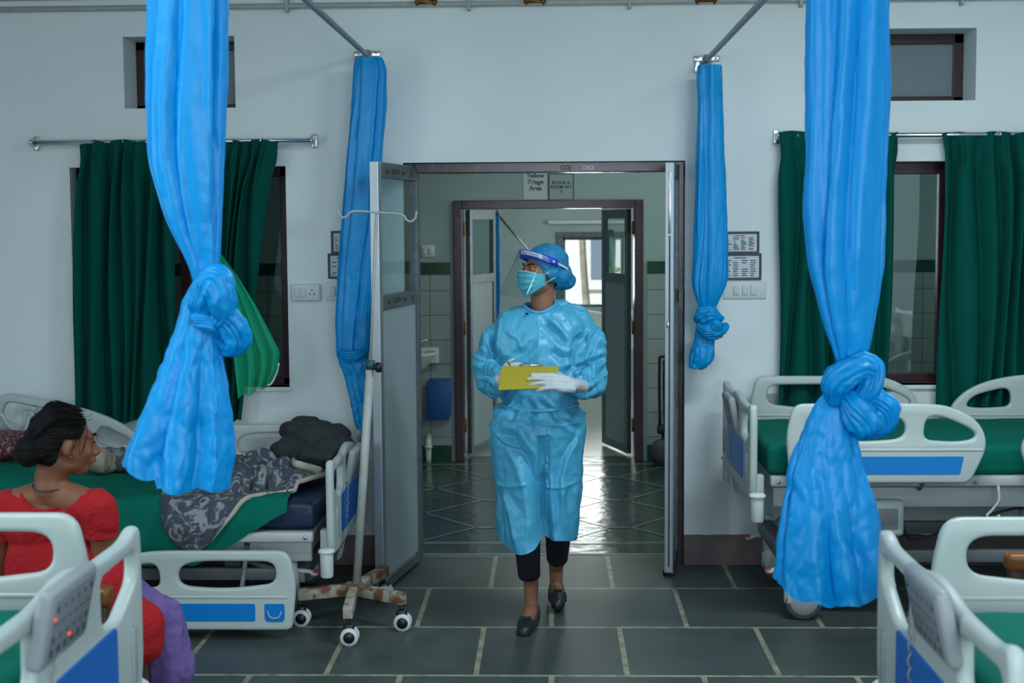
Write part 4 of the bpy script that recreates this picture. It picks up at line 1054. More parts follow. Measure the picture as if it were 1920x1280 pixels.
# the drape starts below the rail, out of frame; extend the outline rows up to the rail
blue_curtain(Yl, [(-190, 284, 424), (-100, 282, 424), (0, 280, 422), (100, 277, 421), (200, 275, 420), (300, 280, 419), (400, 309, 416), (450, 330, 414), (480, 347, 411), (505, 361, 407), (530, 368, 402)],
    [(508, 372, 404), (530, 362, 410), (560, 352, 412), (580, 344, 412), (608, 336, 410), (640, 322, 414), (670, 309, 418), (718, 292, 424), (757, 277, 429), (800, 262, 433), (840, 250, 436), (872, 239, 431), (895, 238, 426)],
    [([(372, 600, .01), (380, 560, .05), (398, 528, .06), (412, 545, .06), (416, 585, .05), (402, 607, .045)], [.018, .035, .046, .048, .038, .014], 0),
     ([(366, 590, .035), (372, 560, .05), (385, 525, .03), (400, 512, .0)], [.012, .026, .026, .012], 0),
     ([(394, 575, .03), (418, 590, .035), (438, 615, .03), (444, 640, .02), (430, 655, .01), (410, 635, .0)], [.02, .032, .036, .032, .022, .012], 0),
     ([(358, 597, .04), (376, 600, .055), (396, 606, .05), (412, 626, .02)], [.010, .022, .02, .012], 0)],
    'foreground blue satin curtain at the left, knotted at mid height with a flaring tail', 11,
    hem=lambda c, s_: .040 * max(0, -c - .2) ** 1.2 - .024 * (c > -.3) - .006 * math.sin(c * 9))
Yr = 3.84
blue_curtain(Yr, [(-160, 1513, 1666), (0, 1514, 1665), (250, 1512, 1664), (400, 1512, 1660), (500, 1520, 1655), (600, 1545, 1640), (650, 1562, 1630), (690, 1573, 1620), (715, 1577, 1614)],
    [(700, 1572, 1620), (730, 1552, 1622), (753, 1535, 1620), (801, 1508, 1604), (866, 1485, 1615), (931, 1471, 1634), (995, 1465, 1648), (1050, 1458, 1660), (1084, 1454, 1668), (1105, 1454, 1672)],
    [([(1562, 752, .03), (1566, 720, .055), (1585, 700, .065), (1612, 692, .055), (1632, 705, .04), (1640, 735, .02)], [.020, .042, .046, .042, .032, .016], 0),
     ([(1590, 690, .03), (1615, 678, .04), (1636, 690, .05), (1630, 725, .06), (1600, 755, .05)], [.014, .024, .028, .028, .014], 0),
     ([(1588, 745, .04), (1605, 770, .06), (1620, 795, .06), (1612, 812, .03)], [.03, .042, .046, .02], 0),
     ([(1612, 745, .03), (1640, 752, .045), (1660, 770, .05), (1655, 798, .03), (1630, 812, .01)], [.024, .034, .036, .032, .016], 0)],
    'foreground blue satin curtain at the right, knotted low with a long tail', 23,
    hem=lambda c, s_: .020 * abs(c) ** 3 - .022 * (1 - c * c) - .016 * max(0, s_ * 0) + .006 * math.sin(c * 11))
Yf = 7.02
blue_curtain(Yf, [(108, 668, 716), (130, 664, 725), (200, 660, 723), (300, 651, 716), (400, 643, 712), (500, 635, 703), (600, 630, 696), (650, 631, 691), (672, 634, 687)],
    [(655, 633, 689), (675, 633, 688), (700, 645, 690), (740, 655, 694), (780, 663, 696), (812, 672, 694)],
    [([(640, 662, .03), (655, 668, .05), (675, 664, .04), (688, 655, .01)], [.018, .028, .022, .012], 0)],
    'far left blue curtain hanging against the wall behind the open door leaf', 31, nf=4, ampu=.4, dru=.42, drt=.4, nft=4, ampt=.3)
blue_curtain(Yf, [(122, 1309, 1351), (135, 1307, 1353), (200, 1308, 1354), (300, 1306, 1358), (450, 1302, 1364), (530, 1298, 1362), (555, 1304, 1352), (578, 1314, 1340), (590, 1316, 1338)],
    [(585, 1314, 1340), (620, 1304, 1338), (650, 1298, 1339), (672, 1294, 1338), (684, 1294, 1330), (690, 1293, 1316)],
    [([(1308, 600, .02), (1318, 592, .05), (1335, 588, .06), (1352, 600, .04)], [.024, .04, .036, .02], 0),
     ([(1312, 610, .03), (1325, 622, .06), (1345, 620, .05), (1362, 610, .02)], [.024, .036, .034, .016], 0),
     ([(1322, 600, .05), (1340, 612, .07), (1350, 628, .04)], [.02, .034, .018], 0)],
    'far right blue curtain hanging right of the doorway, knotted above its short tail', 47, nf=4, ampu=.36, dru=.5, nft=4, ampt=.28)
# far room curtain strips
blue_curtain(11.62, [(396, 921, 936), (450, 921, 937), (550, 922, 938), (590, 925, 936)], [(585, 925, 936), (615, 922, 940), (650, 924, 938), (668, 926, 936)],
    [([(926, 590, .02), (934, 600, .04), (930, 608, .02)], [.02, .035, .02], 0)], 'narrow blue curtain beyond the inner door at the left', 61, nf=3)
strip_curtain('green_curtain', px_rows([(430, 1136, 1150), (700, 1134, 1150)], 15.91), 15.91, M['curt'], 'dark green curtain strip right of the bright far window', 3, .03, 9, heads=False)
t = empty('curtain_rail', (P(932, 400, 11.6).x, 11.6, P(932, 400, 11.6).z), 0, 'thin grey rail slanting away above the inner doorway', 'curtain rail')
bm = BM(); tube(bm, [(0, 0, 0), P(1000, 480, FY) - Vector(t.location)], .012, 8); link('pole', done(bm), M['rubber'], t)
bm = BM(); tube(bm, [(0, 0, 0), (0, 0, 3.1 - t.location.z)], .005, 8); link('hanger', done(bm), M['rail'], t)
# bed end in the far room by the window
bf = empty('hospital_bed', (P(1098, 690, 15).x, 14.9, 0), PI / 2, 'distant bed with grey end board under the bright far window', 'bed')
bm = BM(); bx(bm, (-.4, -.42, .42), (.5, .42, .56), .03); link('mattress', done(bm), M['dcloth'], bf)
e = shared('end_board', _cache['board'], bf); e.location = (-.45, 0, .45)
bm = BM()
for sx_ in (-.4, .45):
    for sy_ in (-.35, .35): tube(bm, [(sx_, sy_, 0), (sx_, sy_, .45)], .018, 8)
link('leg_frame', done(bm), M['steel_g'], bf)
for s in (-1, 1):
    bm = BM(); tube(bm, [(-.38, s * .45, .5), (-.38, s * .45, .82), (.1, s * .45, .88), (.4, s * .45, .80), (.4, s * .45, .5)], .014, 8, 4); link('side_rail', done(bm), M['steel_w'], bf)
# ---------------------------------------------------------------- people
def head_mesh(mouth=True):
    bm = BM()
    sph(bm, (0, .018, .03), (.074, .094, .084), u=28, v=20); sph(bm, (0, -.028, -.02), (.062, .063, .082), u=28, v=20)
    sph(bm, (0, -.048, -.088), (.034, .036, .026)); sph(bm, (0, -.02, -.07), (.052, .055, .035))
    for s in (-1, 1):
        sph(bm, (s * .036, -.058, -.028), (.024, .024, .024)); sph(bm, (s * .031, -.072, .010), (.015, .013, .011)); chain(bm, [((s * .012, -.087, .030), .008), ((s * .030, -.085, .034), .009), ((s * .048, -.070, .028), .008)], 10)
        sph(bm, (s * .073, .012, -.008), (.009, .017, .030), rot=Euler((.2, 0, s * .35)))
        sph(bm, (s * .071, .006, -.030), (.007, .010, .012))
        sph(bm, (s * .012, -.103, -.035), (.009, .010, .008))
    chain(bm, [((0, -.088, .018), .009), ((0, -.099, -.008), .010), ((0, -.110, -.030), .0125)], 12)
    chain(bm, [((-.020, -.088, -.058), .005), ((-.008, -.096, -.055), .0065), ((.008, -.096, -.055), .0065), ((.020, -.088, -.058), .005)], 8)
    chain(bm, [((-.017, -.086, -.067), .005), ((0, -.093, -.068), .0075), ((.017, -.086, -.067), .005)], 8)
    return bm
def face_parts(par, m_skin, mt):
    for s in (-1, 1):
        bm = BM(); sph(bm, mt @ Vector((s * .031, -.0760, .010)), .0105, u=16, v=12); e = link('eye', done(bm), M['eye'], par)
        bm = BM(); d = Vector((s * .031 , -.0828, .010)); sph(bm, mt @ d, .0052, u=12, v=8); link('iris', done(bm), M['iris'], e)
        bm = BM()
        for up in (1, -1):
            tube(bm, [mt @ Vector((s * .031 + .0155 * a, -.0765 - .0125 * math.cos(a * 1.15), .010 + up * .0062 * math.cos(a * 1.5) + .001 * a * s)) for a in np.linspace(-1, 1, 9)], .0036, 6)
        link('eyelid', done(bm), m_skin, par)
        bm = BM(); tube(bm, [mt @ Vector((s * (.016 + .034 * a), -.094 + .02 * a * a, .030 + .006 * math.sin(a * 2.6))) for a in np.linspace(0, 1, 7)], [.0035, .0045, .002], 8); link('eyebrow', done(bm), M['hair'], par)
def hand_chain(bm, wrist, dirv, nrm, thumb_side, curl=.4, size=1.0, spread=.15, curls=None, r=.0088):
    """palm + five fingers; dirv = finger direction, nrm = back-of-hand normal"""
    d = Vector(dirv).normalized(); n = Vector(nrm); n = (n - n.dot(d) * d).normalized(); s = d.cross(n) * thumb_side; w0 = Vector(wrist)
    q = lambda a, b, c: w0 + (d * a + s * b + n * c) * size
    # palm
    for b, L in ((-.030, .080), (-.010, .088), (.012, .088), (.030, .084)):
        chain(bm, [(q(.0, b * .6, 0), .017 * size), (q(.045, b * .95, 0), .0155 * size), (q(L, b, 0), .0115 * size)], 12)
    sph(bm, q(.035, .022, -.010), .020 * size)
    lens = [(-.031, .080, (.030, .020, .018)), (-.010, .088, (.038, .026, .020)), (.012, .088, (.042, .029, .021)), (.031, .084, (.037, .025, .020))]
    for i, (b, L, seg) in enumerate(lens):
        p = q(L, b, 0); pr = [(p, .0108 * size)]; ang = .15; c = curls[i] if curls else curl
        sp = b * spread * 10
        for k, sl in enumerate(seg):
            ang += c * (1, 1.15, .8)[k]
            dd = (d * math.cos(ang) - n * math.sin(ang) + s * sp * .25).normalized(); p = p + dd * sl * size; pr.append((p, (r, r * .93, r * .82)[k] * size))
        chain(bm, pr, 12)
    p = q(.02, .034, -.008); pr = [(p, .014 * size)]
    for k, (a, b, c) in enumerate(((.55, .75, -.35), (.80, .50, -.45), (.95, .15, -.5))):
        p = p + (d * a + s * b + n * c).normalized() * (.034, .030, .024)[k] * size; pr.append((p, (.0115, .0105, .0092)[k] * size))
    chain(bm, pr, 12)

# ---- the nurse
NX, NY = -.055, 6.12
nurse = empty('person', (NX, NY, 0), 0, 'person walking through the doorway in blue gown, mask and face shield, holding a clipboard', 'person')
O = Vector((NX, NY, 0))
def L_(px, py, dy=0): return P(px, py, NY + dy) - O
hc = L_(1018, 507, .0)                     # head centre
yaw = math.radians(-58)
HM = Matrix.Translation(hc) @ Matrix.Rotation(yaw, 4, 'Z') @ Matrix.Rotation(math.radians(2), 4, 'X') @ Matrix.Scale(.90, 4)
# body: one continuous surface (head, neck, chest, arms, legs)
bm = head_mesh(); bmesh.ops.transform(bm, matrix=HM, verts=bm.verts)
nb = L_(1018, 590, .03)
chain(bm, [(hc + Vector((.0, .02, -.06)), .054), (hc + Vector((-.004, .025, -.10)), .050), (nb + Vector((0, .01, 0)), .056)], 20)
sph(bm, nb + Vector((0, .02, -.055)), (.12, .09, .075)); sph(bm, nb + Vector((.0, .02, -.2)), (.15, .09, .2)); sph(bm, nb + Vector((0, .02, -.45)), (.14, .09, .2))
shR, shL = L_(942, 612, .03), L_(1092, 612, .03)
elR, elL = L_(918, 705, .02), L_(1112, 705, .02)
wrR, wrL = L_(930, 714, -.13), L_(1088, 723, -.15)
chain(bm, [(shR, .045), (elR, .036), (wrR, .024)]); chain(bm, [(shL, .045), (elL, .036), (wrL, .024)])
kR, aR = L_(985, 970, -.10), L_(996, 1130, .10); kL, aL = L_(1048, 965, .06), L_(1043, 1092, .42)
hipR, hipL = Vector((-.085, .02, .86)), Vector((.085, .02, .86))
chain(bm, [(hipR, .085), (kR, .058), (kR + (aR - kR) * .3, .050), (aR + Vector((0, 0, .10)), .034), (aR, .030)]); chain(bm, [(hipL, .085), (kL, .058), (kL + (aL - kL) * .35, .050), (aL + Vector((0, -.02, .08)), .034), (aL, .030)])
sph(bm, (0, .02, .88), (.16, .10, .12))
# feet
fR = [(aR + Vector((.004, .035, -.035)), .028), (aR + Vector((-.003, -.04, -.028)), .032), (L_(988, 1168, -.07), .030), (L_(984, 1182, -.15), .020)]
fL = [(aL + Vector((0, .035, -.02)), .028), (aL + Vector((.002, -.03, -.03)), .031), (L_(1046, 1116, .28), .030), (L_(1047, 1130, .20), .020)]
chain(bm, fR); chain(bm, fL)
me = fuse(bm, .0045, 5); link('body', me, M['skin'], nurse)
face_parts(nurse, M['skin'], HM)
# shoes: low flats, open instep, strap heel
def shoe(pts, a, par):
    (h, _), (m1, _), (m2, _), (tp, _) = pts
    bm = BM(); chain(bm, [(m2 + Vector((0, -.018, -.008)), .038), (tp + Vector((-.003, -.014, -.001)), .032)]); me = fuse(bm, .004, 5)
    for v in me.vertices:
        v.co.z = max(v.co.z, min(m2.z, tp.z) - .026 if False else tp.z - .020 + (v.co.y - tp.y) * ((m2.z - .01 - tp.z) / max(.01, abs(m2.y - tp.y))) * .0)
    s = link('shoe', me, M['shoe'], par)
    d = (tp - h).normalized(); sd = Vector((1, 0, 0))
    bm = BM(); ring = []
    c0 = m2 + Vector((0, 0, .012)); back = h + Vector((0, .035, .018))
    for k in range(25):
        t = k / 24 * 2 - 1; a_ = t * PI / 2
        pos = c0.lerp(back, 1 - abs(t)) if False else None
        ring.append(Vector((math.sin(a_ * 1.0), 0, 0)))
    path = [c0 + Vector((-.034, -.01, -.004))] + [h.lerp(m1, .5) + Vector((-.032, 0, -.002))] + [h + Vector((-.022, .022, .008)), back, h + Vector((.022, .022, .008))] + [h.lerp(m1, .5) + Vector((.032, 0, -.002)), c0 + Vector((.034, -.01, -.004))]
    tube(bm, path, .005, 8, 5); tube(bm, [p + Vector((0, 0, -.014)) for p in path], .008, 8, 5); tube(bm, [p + Vector((0, 0, -.028)) for p in path], .008, 8, 5); link('heel_strap', done(bm), M['shoe'], s)
    bm = BM(); tube(bm, [h + Vector((0, .01, -.028)), m1 + Vector((0, 0, -.028)), m2 + Vector((0, 0, -.026)), tp + Vector((0, -.012, -.012))], [.026, .030, .033, .018], 16, 4, flat=.28)
    link('sole', done(bm), M['shoe'], s)
    bm = BM(); c = m2 + Vector((0, -.02, .031)); 
    for sx_ in (-1, 1): sph(bm, c + Vector((sx_ * .011, 0, 0)), (.012, .008, .006))
    sph(bm, c, .005); link('bow', done(bm), M['shoe'], s)
shoe(fR, aR, nurse); shoe(fL, aL, nurse)
# trousers
def trouser(p0, k, a, hem_t, r0, rk, rh):
    bm = BM(); e = k.lerp(a, hem_t); tube(bm, [p0, k, k.lerp(e, .5), e], [r0, rk, (rk + rh) / 2 , rh], 28, 5)
    me = done(bm); warp(me, lambda p, n: p + n * .003 * ridge((p.x, p.y, p.z * 2), 12, 1)); return me
link('trousers', trouser(hipR + Vector((0, 0, -.2)), kR, aR, .66, .085, .062, .047), M['pants'], nurse)
link('trousers', trouser(hipL + Vector((0, 0, -.2)), kL, aL, .62, .085, .062, .047), M['pants'], nurse)
# gown
bm = BM()
def grow(z, xl, xr, yf, yb, n=64, e=2.3):
    cx, hw = (xl + xr) / 2 - NX, (xr - xl) / 2; cy, hd = (yf + yb) / 2, (yb - yf) / 2; r = []
    for k in range(n):
        a = 2 * PI * k / n; c, s = math.cos(a), math.sin(a)
        r.append((cx + hw * math.copysign(abs(c) ** (2 / e), c), cy + hd * math.copysign(abs(s) ** (2 / e), s), z))
    return r
loft(bm, [grow(*r) for r in ((1.395, -.125, .035, -.05, .09), (1.375, -.20, .10, -.085, .12), (1.33, -.245, .145, -.11, .14), (1.24, -.245, .14, -.135, .14), (1.14, -.235, .135, -.145, .13), (1.05, -.225, .12, -.14, .12), (.99, -.215, .105, -.13, .11),
     (.965, -.218, .108, -.13, .115), (.93, -.262, .135, -.155, .14), (.88, -.275, .137, -.16, .155), (.80, -.272, .133, -.165, .16), (.70, -.258, .128, -.17, .16), (.60, -.248, .122, -.175, .165), (.50, -.240, .112, -.175, .17), (.42, -.237, .104, -.175, .175), (.372, -.236, .098, -.175, .175))])
gs = lambda px, py, dy: L_(px, py, dy)
chain(bm, [(gs(1000, 590, .03), .05), (gs(958, 604, .03), .056), (gs(930, 640, .02), .058), (gs(917, 690, .0), .066), (gs(921, 706, -.04), .060), (gs(930, 715, -.12), .048), (gs(936, 716, -.18), .038)], 24)
chain(bm, [(gs(1046, 585, .03), .05), (gs(1082, 600, .03), .056), (gs(1102, 640, .02), .058), (gs(1112, 690, .0), .066), (gs(1110, 716, -.05), .060), (gs(1098, 724, -.13), .048), (gs(1082, 724, -.18), .038)], 24)
me = fuse(bm, .0055, 9)
bm = BM(); bm.from_mesh(me); bmesh.ops.bisect_plane(bm, geom=bm.verts[:] + bm.edges[:] + bm.faces[:], plane_co=(0, 0, .39), plane_no=(0, 0, 1), clear_inner=True); me = bpy.data.meshes.new('m'); bm.to_mesh(me); bm.free()
cut = nb + Vector((-.012, -.03, 0))
def crease(lst, dy):
    out = []
    for (kind, amp, wd, pts) in lst:
        q_ = [L_(x, y, dy) for x, y in pts]; out.append((kind, amp, wd, [(v.x, v.z) for v in q_]))
    return out
T6 = lambda u, v: (862 + .249 * u, 431 + .249 * v)
T7 = lambda u, v: (862 + .429 * u, 731 + .429 * v)
CR = crease([
    ('v', .016, .012, [T6(640, 700), T6(700, 750), T6(790, 870)]), ('s', .012, .016, [T6(640, 660), T6(760, 770), T6(800, 850)]),
    ('r', .006, .007, [T6(595, 660), T6(592, 1010)]), ('r', .012, .012, [T6(385, 590), T6(318, 690), T6(312, 830), T6(325, 980)]),
    ('v', .034, .018, [T6(240, 790), T6(262, 900), T6(290, 980), T6(340, 1015)]), ('v', .034, .018, [T6(905, 800), T6(880, 900), T6(872, 1030), T6(800, 1090)]),
    ('s', .016, .014, [T6(1070, 710), T6(960, 800), T6(890, 910)]), ('v', .012, .010, [T6(1040, 740), T6(990, 840), T6(960, 960)]), ('r', .012, .010, [T6(1090, 760), T6(1075, 900)]),
    ('s', .014, .012, [T6(760, 570), T6(860, 600), T6(960, 640)]), ('v', .010, .012, [T6(830, 520), T6(820, 640)]),
    ('v', .014, .014, [T6(420, 960), T6(520, 900), T6(560, 820)]), ('v', .014, .014, [T6(860, 960), T6(760, 960), T6(680, 900)]), ('r', .010, .010, [T6(350, 760), T6(440, 820), T6(470, 900)]),
    ('v', .018, .010, [T6(130, 930), T6(200, 960), T6(300, 1010)]), ('v', .018, .010, [T6(110, 1070), T6(190, 1090), T6(280, 1060)]), ('s', .016, .012, [T6(200, 860), T6(230, 960), T6(190, 1060)]), ('v', .014, .010, [T6(140, 1130), T6(230, 1150), T6(290, 1200)]),
    ('v', .018, .010, [T6(1110, 960), T6(1000, 1010), T6(880, 1050)]), ('v', .018, .010, [T6(1120, 1040), T6(1030, 1100), T6(900, 1130)]), ('s', .016, .012, [T6(1000, 920), T6(960, 1010), T6(1010, 1130)]), ('v', .014, .010, [T6(1080, 1120), T6(980, 1190), T6(860, 1180)])], -.10)
CR += crease([
    ('v', .030, .020, [T7(165, 190), T7(230, 205), T7(290, 290), T7(330, 400), T7(352, 560), T7(357, 640)]), ('s', .016, .020, [T7(120, 160), T7(190, 230), T7(270, 260)]),
    ('r', .014, .012, [T7(195, 430), T7(225, 540), T7(255, 665)]), ('v', .014, .010, [T7(165, 440), T7(180, 540), T7(190, 660)]), ('v', .014, .010, [T7(345, 50), T7(420, 110), T7(520, 180)]), ('v', .012, .010, [T7(300, 40), T7(330, 100), T7(340, 180)]),
    ('v', .014, .010, [T7(225, 40), T7(180, 80), T7(145, 120)]), ('v', .012, .010, [T7(270, 40), T7(235, 100), T7(215, 150)]), ('s', .018, .018, [T7(520, 190), T7(460, 300), T7(435, 400), T7(440, 600)]),
    ('v', .012, .012, [T7(480, 420), T7(470, 520), T7(490, 620)]), ('r', .012, .012, [T7(360, 300), T7(400, 400), T7(380, 520)]), ('r', .007, .006, [T7(342, 60), T7(340, 230), T7(330, 400)]),
    ('r', .008, .006, [T7(135, 142), T7(330, 138), T7(430, 152), T7(520, 148)]), ('r', .009, .006, [T7(160, 415), T7(200, 422), T7(320, 395)]), ('r', .009, .006, [T7(330, 412), T7(420, 428), T7(512, 410)])], -.13)
def creases(p):
    w = 0
    for kind, amp, wd, pl in CR:
        best = 9; bt = 0; side = 1; n_ = len(pl) - 1
        if not (min(q_[0] for q_ in pl) - .06 < p.x < max(q_[0] for q_ in pl) + .06 and min(q_[1] for q_ in pl) - .06 < p.z < max(q_[1] for q_ in pl) + .06): continue
        for i_, ((ax, az), (bx_, bz)) in enumerate(zip(pl, pl[1:])):
            dx, dz = bx_ - ax, bz - az; t = max(0, min(1, ((p.x - ax) * dx + (p.z - az) * dz) / (dx * dx + dz * dz + 1e-9)))
            ex, ez = p.x - ax - dx * t, p.z - az - dz * t; d_ = math.hypot(ex, ez)
            if d_ < best: best = d_; bt = (i_ + t) / n_; side = 1 if dx * ez - dz * ex > 0 else -1
        if best > wd * 5: continue
        fade = min(1, 4 * bt + .25, 4 * (1 - bt) + .25); e_ = math.exp(-best / wd)
        if kind == 'v': w -= amp * fade * (e_ - .45 * math.exp(-((best - 2.2 * wd) / wd) ** 2))
        elif kind == 'r': w += amp * fade * math.exp(-(best / wd) ** 1.3)
        else: w += amp * fade * side * min(1, best / (wd * .35)) * math.exp(-best / (wd * 1.6))
    return w
def gw(p, n):
    z = p.z; q = p.copy()
    skirt = z < .93
    # stride: the near leg pushes the front panel, a valley falls between the legs
    if skirt and p.y < .02:
        t = min(1, (.93 - z) / .25); xv = -.05 + .0 * z
        q.y += t * (.085 * math.exp(-((p.x + .0 - (.012 if z > .6 else .012 + (.6 - z) * .05)) / .022) ** 2)) * (z < .86)
        q.y -= t * .05 * math.exp(-((p.x + .075) / .06) ** 2) * (.6 + .4 * math.sin(z * 6)); q.y += t * .03 * (p.x > .03)
    # hem scallop
    if z < .5: q.z += min(1, (.5 - z) / .1) * (-.022 * math.exp(-((p.x + .10) / .06) ** 2) + .03 * math.exp(-((p.x - .01) / .02) ** 2) + .012 * math.sin(p.x * 25))
    a = .0045
    arm = abs(p.x - .0) > .16 and .93 < z < 1.3
    if arm: a = .010
    w = a * ridge((p.x * 1.2, p.y, p.z * .8), 6.5, 2) + a * .55 * ridge((p.x + .4 * p.z, p.y, p.z - .5 * p.x), 12, 5) + a * .35 * ridge(p, 24, 8)
    vq = Vector((p.x * 1.15 + .06 * ns(p, 5, 3), p.y * .8, p.z * .5 + .35 * p.x)); w += (.014 if arm else .005) * (vor(vq, 9, 2) - .5) + (.006 if arm else .0015) * (vor(vq, 19, 6) - .5)
    if n.y < .35 and p.y < .08: w += creases(p) * min(1, .35 - n.y if n.y > -.3 else 1)
    # pull lines from the waist tie
    if .80 < z < .97: w += .008 * math.sin(p.x * 60 + 4 * ns(p, 5)) * (1 - abs(z - .93) / .13 if z > .80 else 0)
    if z > .97 and z < 1.06: w += .006 * math.sin(p.x * 48 + 5 * ns(p, 4)) * (1.06 - z) / .09
    return q + n * w
warp(me, gw)
neck_ring = on_surface(me, cut.x, cut.y, .068, .086, lift=.002)
bm = BM(); bm.from_mesh(me)
dele = [v for v in bm.verts if (((v.co.x - cut.x) / .066) ** 2 + ((v.co.y - cut.y) / .083) ** 2 < 1 and v.co.z > 1.2)]
bmesh.ops.delete(bm, geom=dele, context='VERTS'); me2 = bpy.data.meshes.new('m'); bm.to_mesh(me2); bm.free()
g = link('gown', me2, M['gown'], nurse)
# collar binding follows the neck opening
bm = BM(); tube(bm, neck_ring, .0075, 8, cap=False); link('collar', done(bm), M['gown'], g)
bm = BM(); pts = [];
for k in range(48):
    a = PI + PI * k / 47; pts.append(Vector((-.055 - NX - .0 + .166 * math.cos(a) , -.01 + .133 * math.sin(a), .975 - .012 * math.sin(a) ** 2)))
tube(bm, pts, .009, 8, flat=.6); link('waist_tie', done(bm), M['gown'], g)
for (a, b) in ((gs(934, 716, -.175), gs(938, 716, -.215)), (gs(1086, 724, -.175), gs(1076, 723, -.215))):
    bm = BM(); tube(bm, [a, b], [.036, .033], 20); link('cuff', done(bm), M['gown'], g)
bm = BM(); sph(bm, L_(988, 588, -.10), (.008, .006, .005)); tag(link('lapel_microphone', done(bm), M['black'], nurse))
# clipboard (a thing of its own, held in the gloved hands)
cy = NY - .31
q = [P(942, 686, cy + .035), P(1049, 687, cy + .035), P(1031, 727, cy - .03), P(934, 731, cy - .03)]
cc = sum(q, Vector()) / 4
cb = empty('clipboard', cc, 0, 'yellow clipboard with a steel clip, held tilted in gloved hands', 'clipboard')
nrm = (q[1] - q[0]).cross(q[3] - q[0]).normalized(); nrm = nrm if nrm.y < 0 else -nrm
bm = BM(); f = [bm.verts.new(v - cc) for v in q]; b_ = [bm.verts.new(v - cc - nrm * .004) for v in q]
bm.faces.new(f); bm.faces.new(b_[::-1])
for i in range(4): bm.faces.new((f[i], f[(i + 1) % 4], b_[(i + 1) % 4], b_[i]))
link('board', done(bm), M['yellow'], cb, sm=False)
bm = BM(); e = (q[0] + q[1]) / 2 - cc; dx = (q[1] - q[0]).normalized(); up = (q[0] - q[3]).normalized()
tube(bm, [e - dx * .048 + up * .004, e + dx * .048 + up * .004], .005, 10); sph(bm, e + up * .009 + dx * .0, (.010, .008, .006)); link('clip', done(bm), M['chrome'], cb)
bm = BM(); pf = [v - cc - nrm * .006 for v in q]; pb = [v - cc - nrm * .010 for v in q]; m_ = sum(pf, Vector()) / 4; k_ = .94
f = [bm.verts.new(m_ + (v - m_) * k_) for v in pf]; b_ = [bm.verts.new(m_ + (v - m_) * k_ - nrm * .003) for v in pf]; bm.faces.new(f); bm.faces.new(b_[::-1])
for i in range(4): bm.faces.new((f[i], f[(i + 1) % 4], b_[(i + 1) % 4], b_[i]))
link('paper', done(bm), M['paper'], cb, sm=False)
# her left hand (screen right): fingers lie on the face of the board that we see, thumb behind
bm = BM(); wl = P(1072, 722, cy + .02) - O
d = (P(1000, 708, cy - .03) - P(1072, 722, cy + .02)); 
chain(bm, [(P(1092, 724, cy + .10) - O, .027), (wl + Vector((.012, .02, 0)), .026), (wl, .024)], 20)
hand_chain(bm, wl, d, nrm + Vector((.0, 0, .25)), 1, .10, 1.02, .03, curls=[.22, .14, .08, .05])
me = fuse(bm, .0028, 3); warp(me, lambda p, n: p + n * .0012 * ridge(p, 70, 3)); link('glove', me, M['glove'], nurse)
# her right hand: behind the left edge of the board, writing
bm = BM(); wr = P(936, 712, cy + .10) - O; d = P(958, 690, cy + .03) - P(934, 712, cy + .09)
chain(bm, [(P(932, 716, cy + .15) - O, .027), (wr, .023)], 20)
hand_chain(bm, wr, d, Vector((-.7, -.7, .35)), -1, .55, .86, .05)
me = fuse(bm, .0028, 3); link('glove', me, M['glove'], nurse)
a, b = P(952, 678, cy + .045), P(963, 697, cy + .055)
pen = empty('pen', a, 0, 'dark pen held in the gloved right hand above the clipboard edge', 'pen'); bm = BM(); tube(bm, [Vector((0, 0, 0)), b - a], [.004, .004, .0015], 8); link('barrel', done(bm), M['key'], pen)
# bouffant cap
bm = BM(); sph(bm, (0, .028, .040), (.088, .104, .086), u=40, v=28); sph(bm, (0, .075, -.025), (.080, .070, .070), u=32, v=22); sph(bm, (0, .112, -.055), (.062, .058, .045), u=32, v=22)
sph(bm, (0, .02, -.015), (.086, .078, .058), u=32, v=20)
me = fuse(bm, .004, 6)
warp(me, lambda p, n: p + n * (.0028 * ridge((p.x, p.y * 1.3, p.z), 22, 4) + .0018 * ridge(p, 48, 2)))
bm = BM(); bm.from_mesh(me)   # open the face: keep only behind a slanted plane
dele = [v for v in bm.verts if v.co.y < -.020 - (v.co.z + .03) * .62 and v.co.z < .062 or v.co.z < -.062 and v.co.y < .04]
bmesh.ops.delete(bm, geom=dele, context='VERTS')
edge = [e for e in bm.edges if e.is_boundary]
bm.transform(HM); me = bpy.data.meshes.new('m'); bm.to_mesh(me); bm.free()
cp = link('hair_cap', me, M['cap'], nurse); md = cp.modifiers.new('s', 'SOLIDIFY'); md.thickness = .002
# mask
bm = BM(); NU, NV = 36, 28; V = []
for j in range(NV + 1):
    v = j / NV; row = []
    for i in range(NU + 1):
        u = i / NU * 2 - 1; z = .004 - .122 * v - .016 * u * u * (1 - v) + .055 * u * u * v * v
        wdt = .072 - .010 * v * v
        bulge = -.070 - .055 * math.sqrt(max(0, 1 - (u * .98) ** 2)) * (1 - .28 * abs(v - .38) ** 1.4 * 2) + .022 * max(0, v - .7) * 2
        bulge += -.006 * math.exp(-(u / .18) ** 2) * (1 - v) + .0030 * math.sin(v * PI * 8) * (abs(u) < .9)
        y = bulge + .045 * u * u * u * u; x = wdt * math.sin(u * PI / 2 * .96)
        row.append(bm.verts.new(HM @ Vector((x, y, z))))
    V.append(row)
for j in range(NV):
    for i in range(NU): bm.faces.new((V[j][i], V[j][i + 1], V[j + 1][i + 1], V[j + 1][i]))
mk = link('face_mask', done(bm), M['mask'], nurse); md = mk.modifiers.new('s', 'SOLIDIFY'); md.thickness = .002
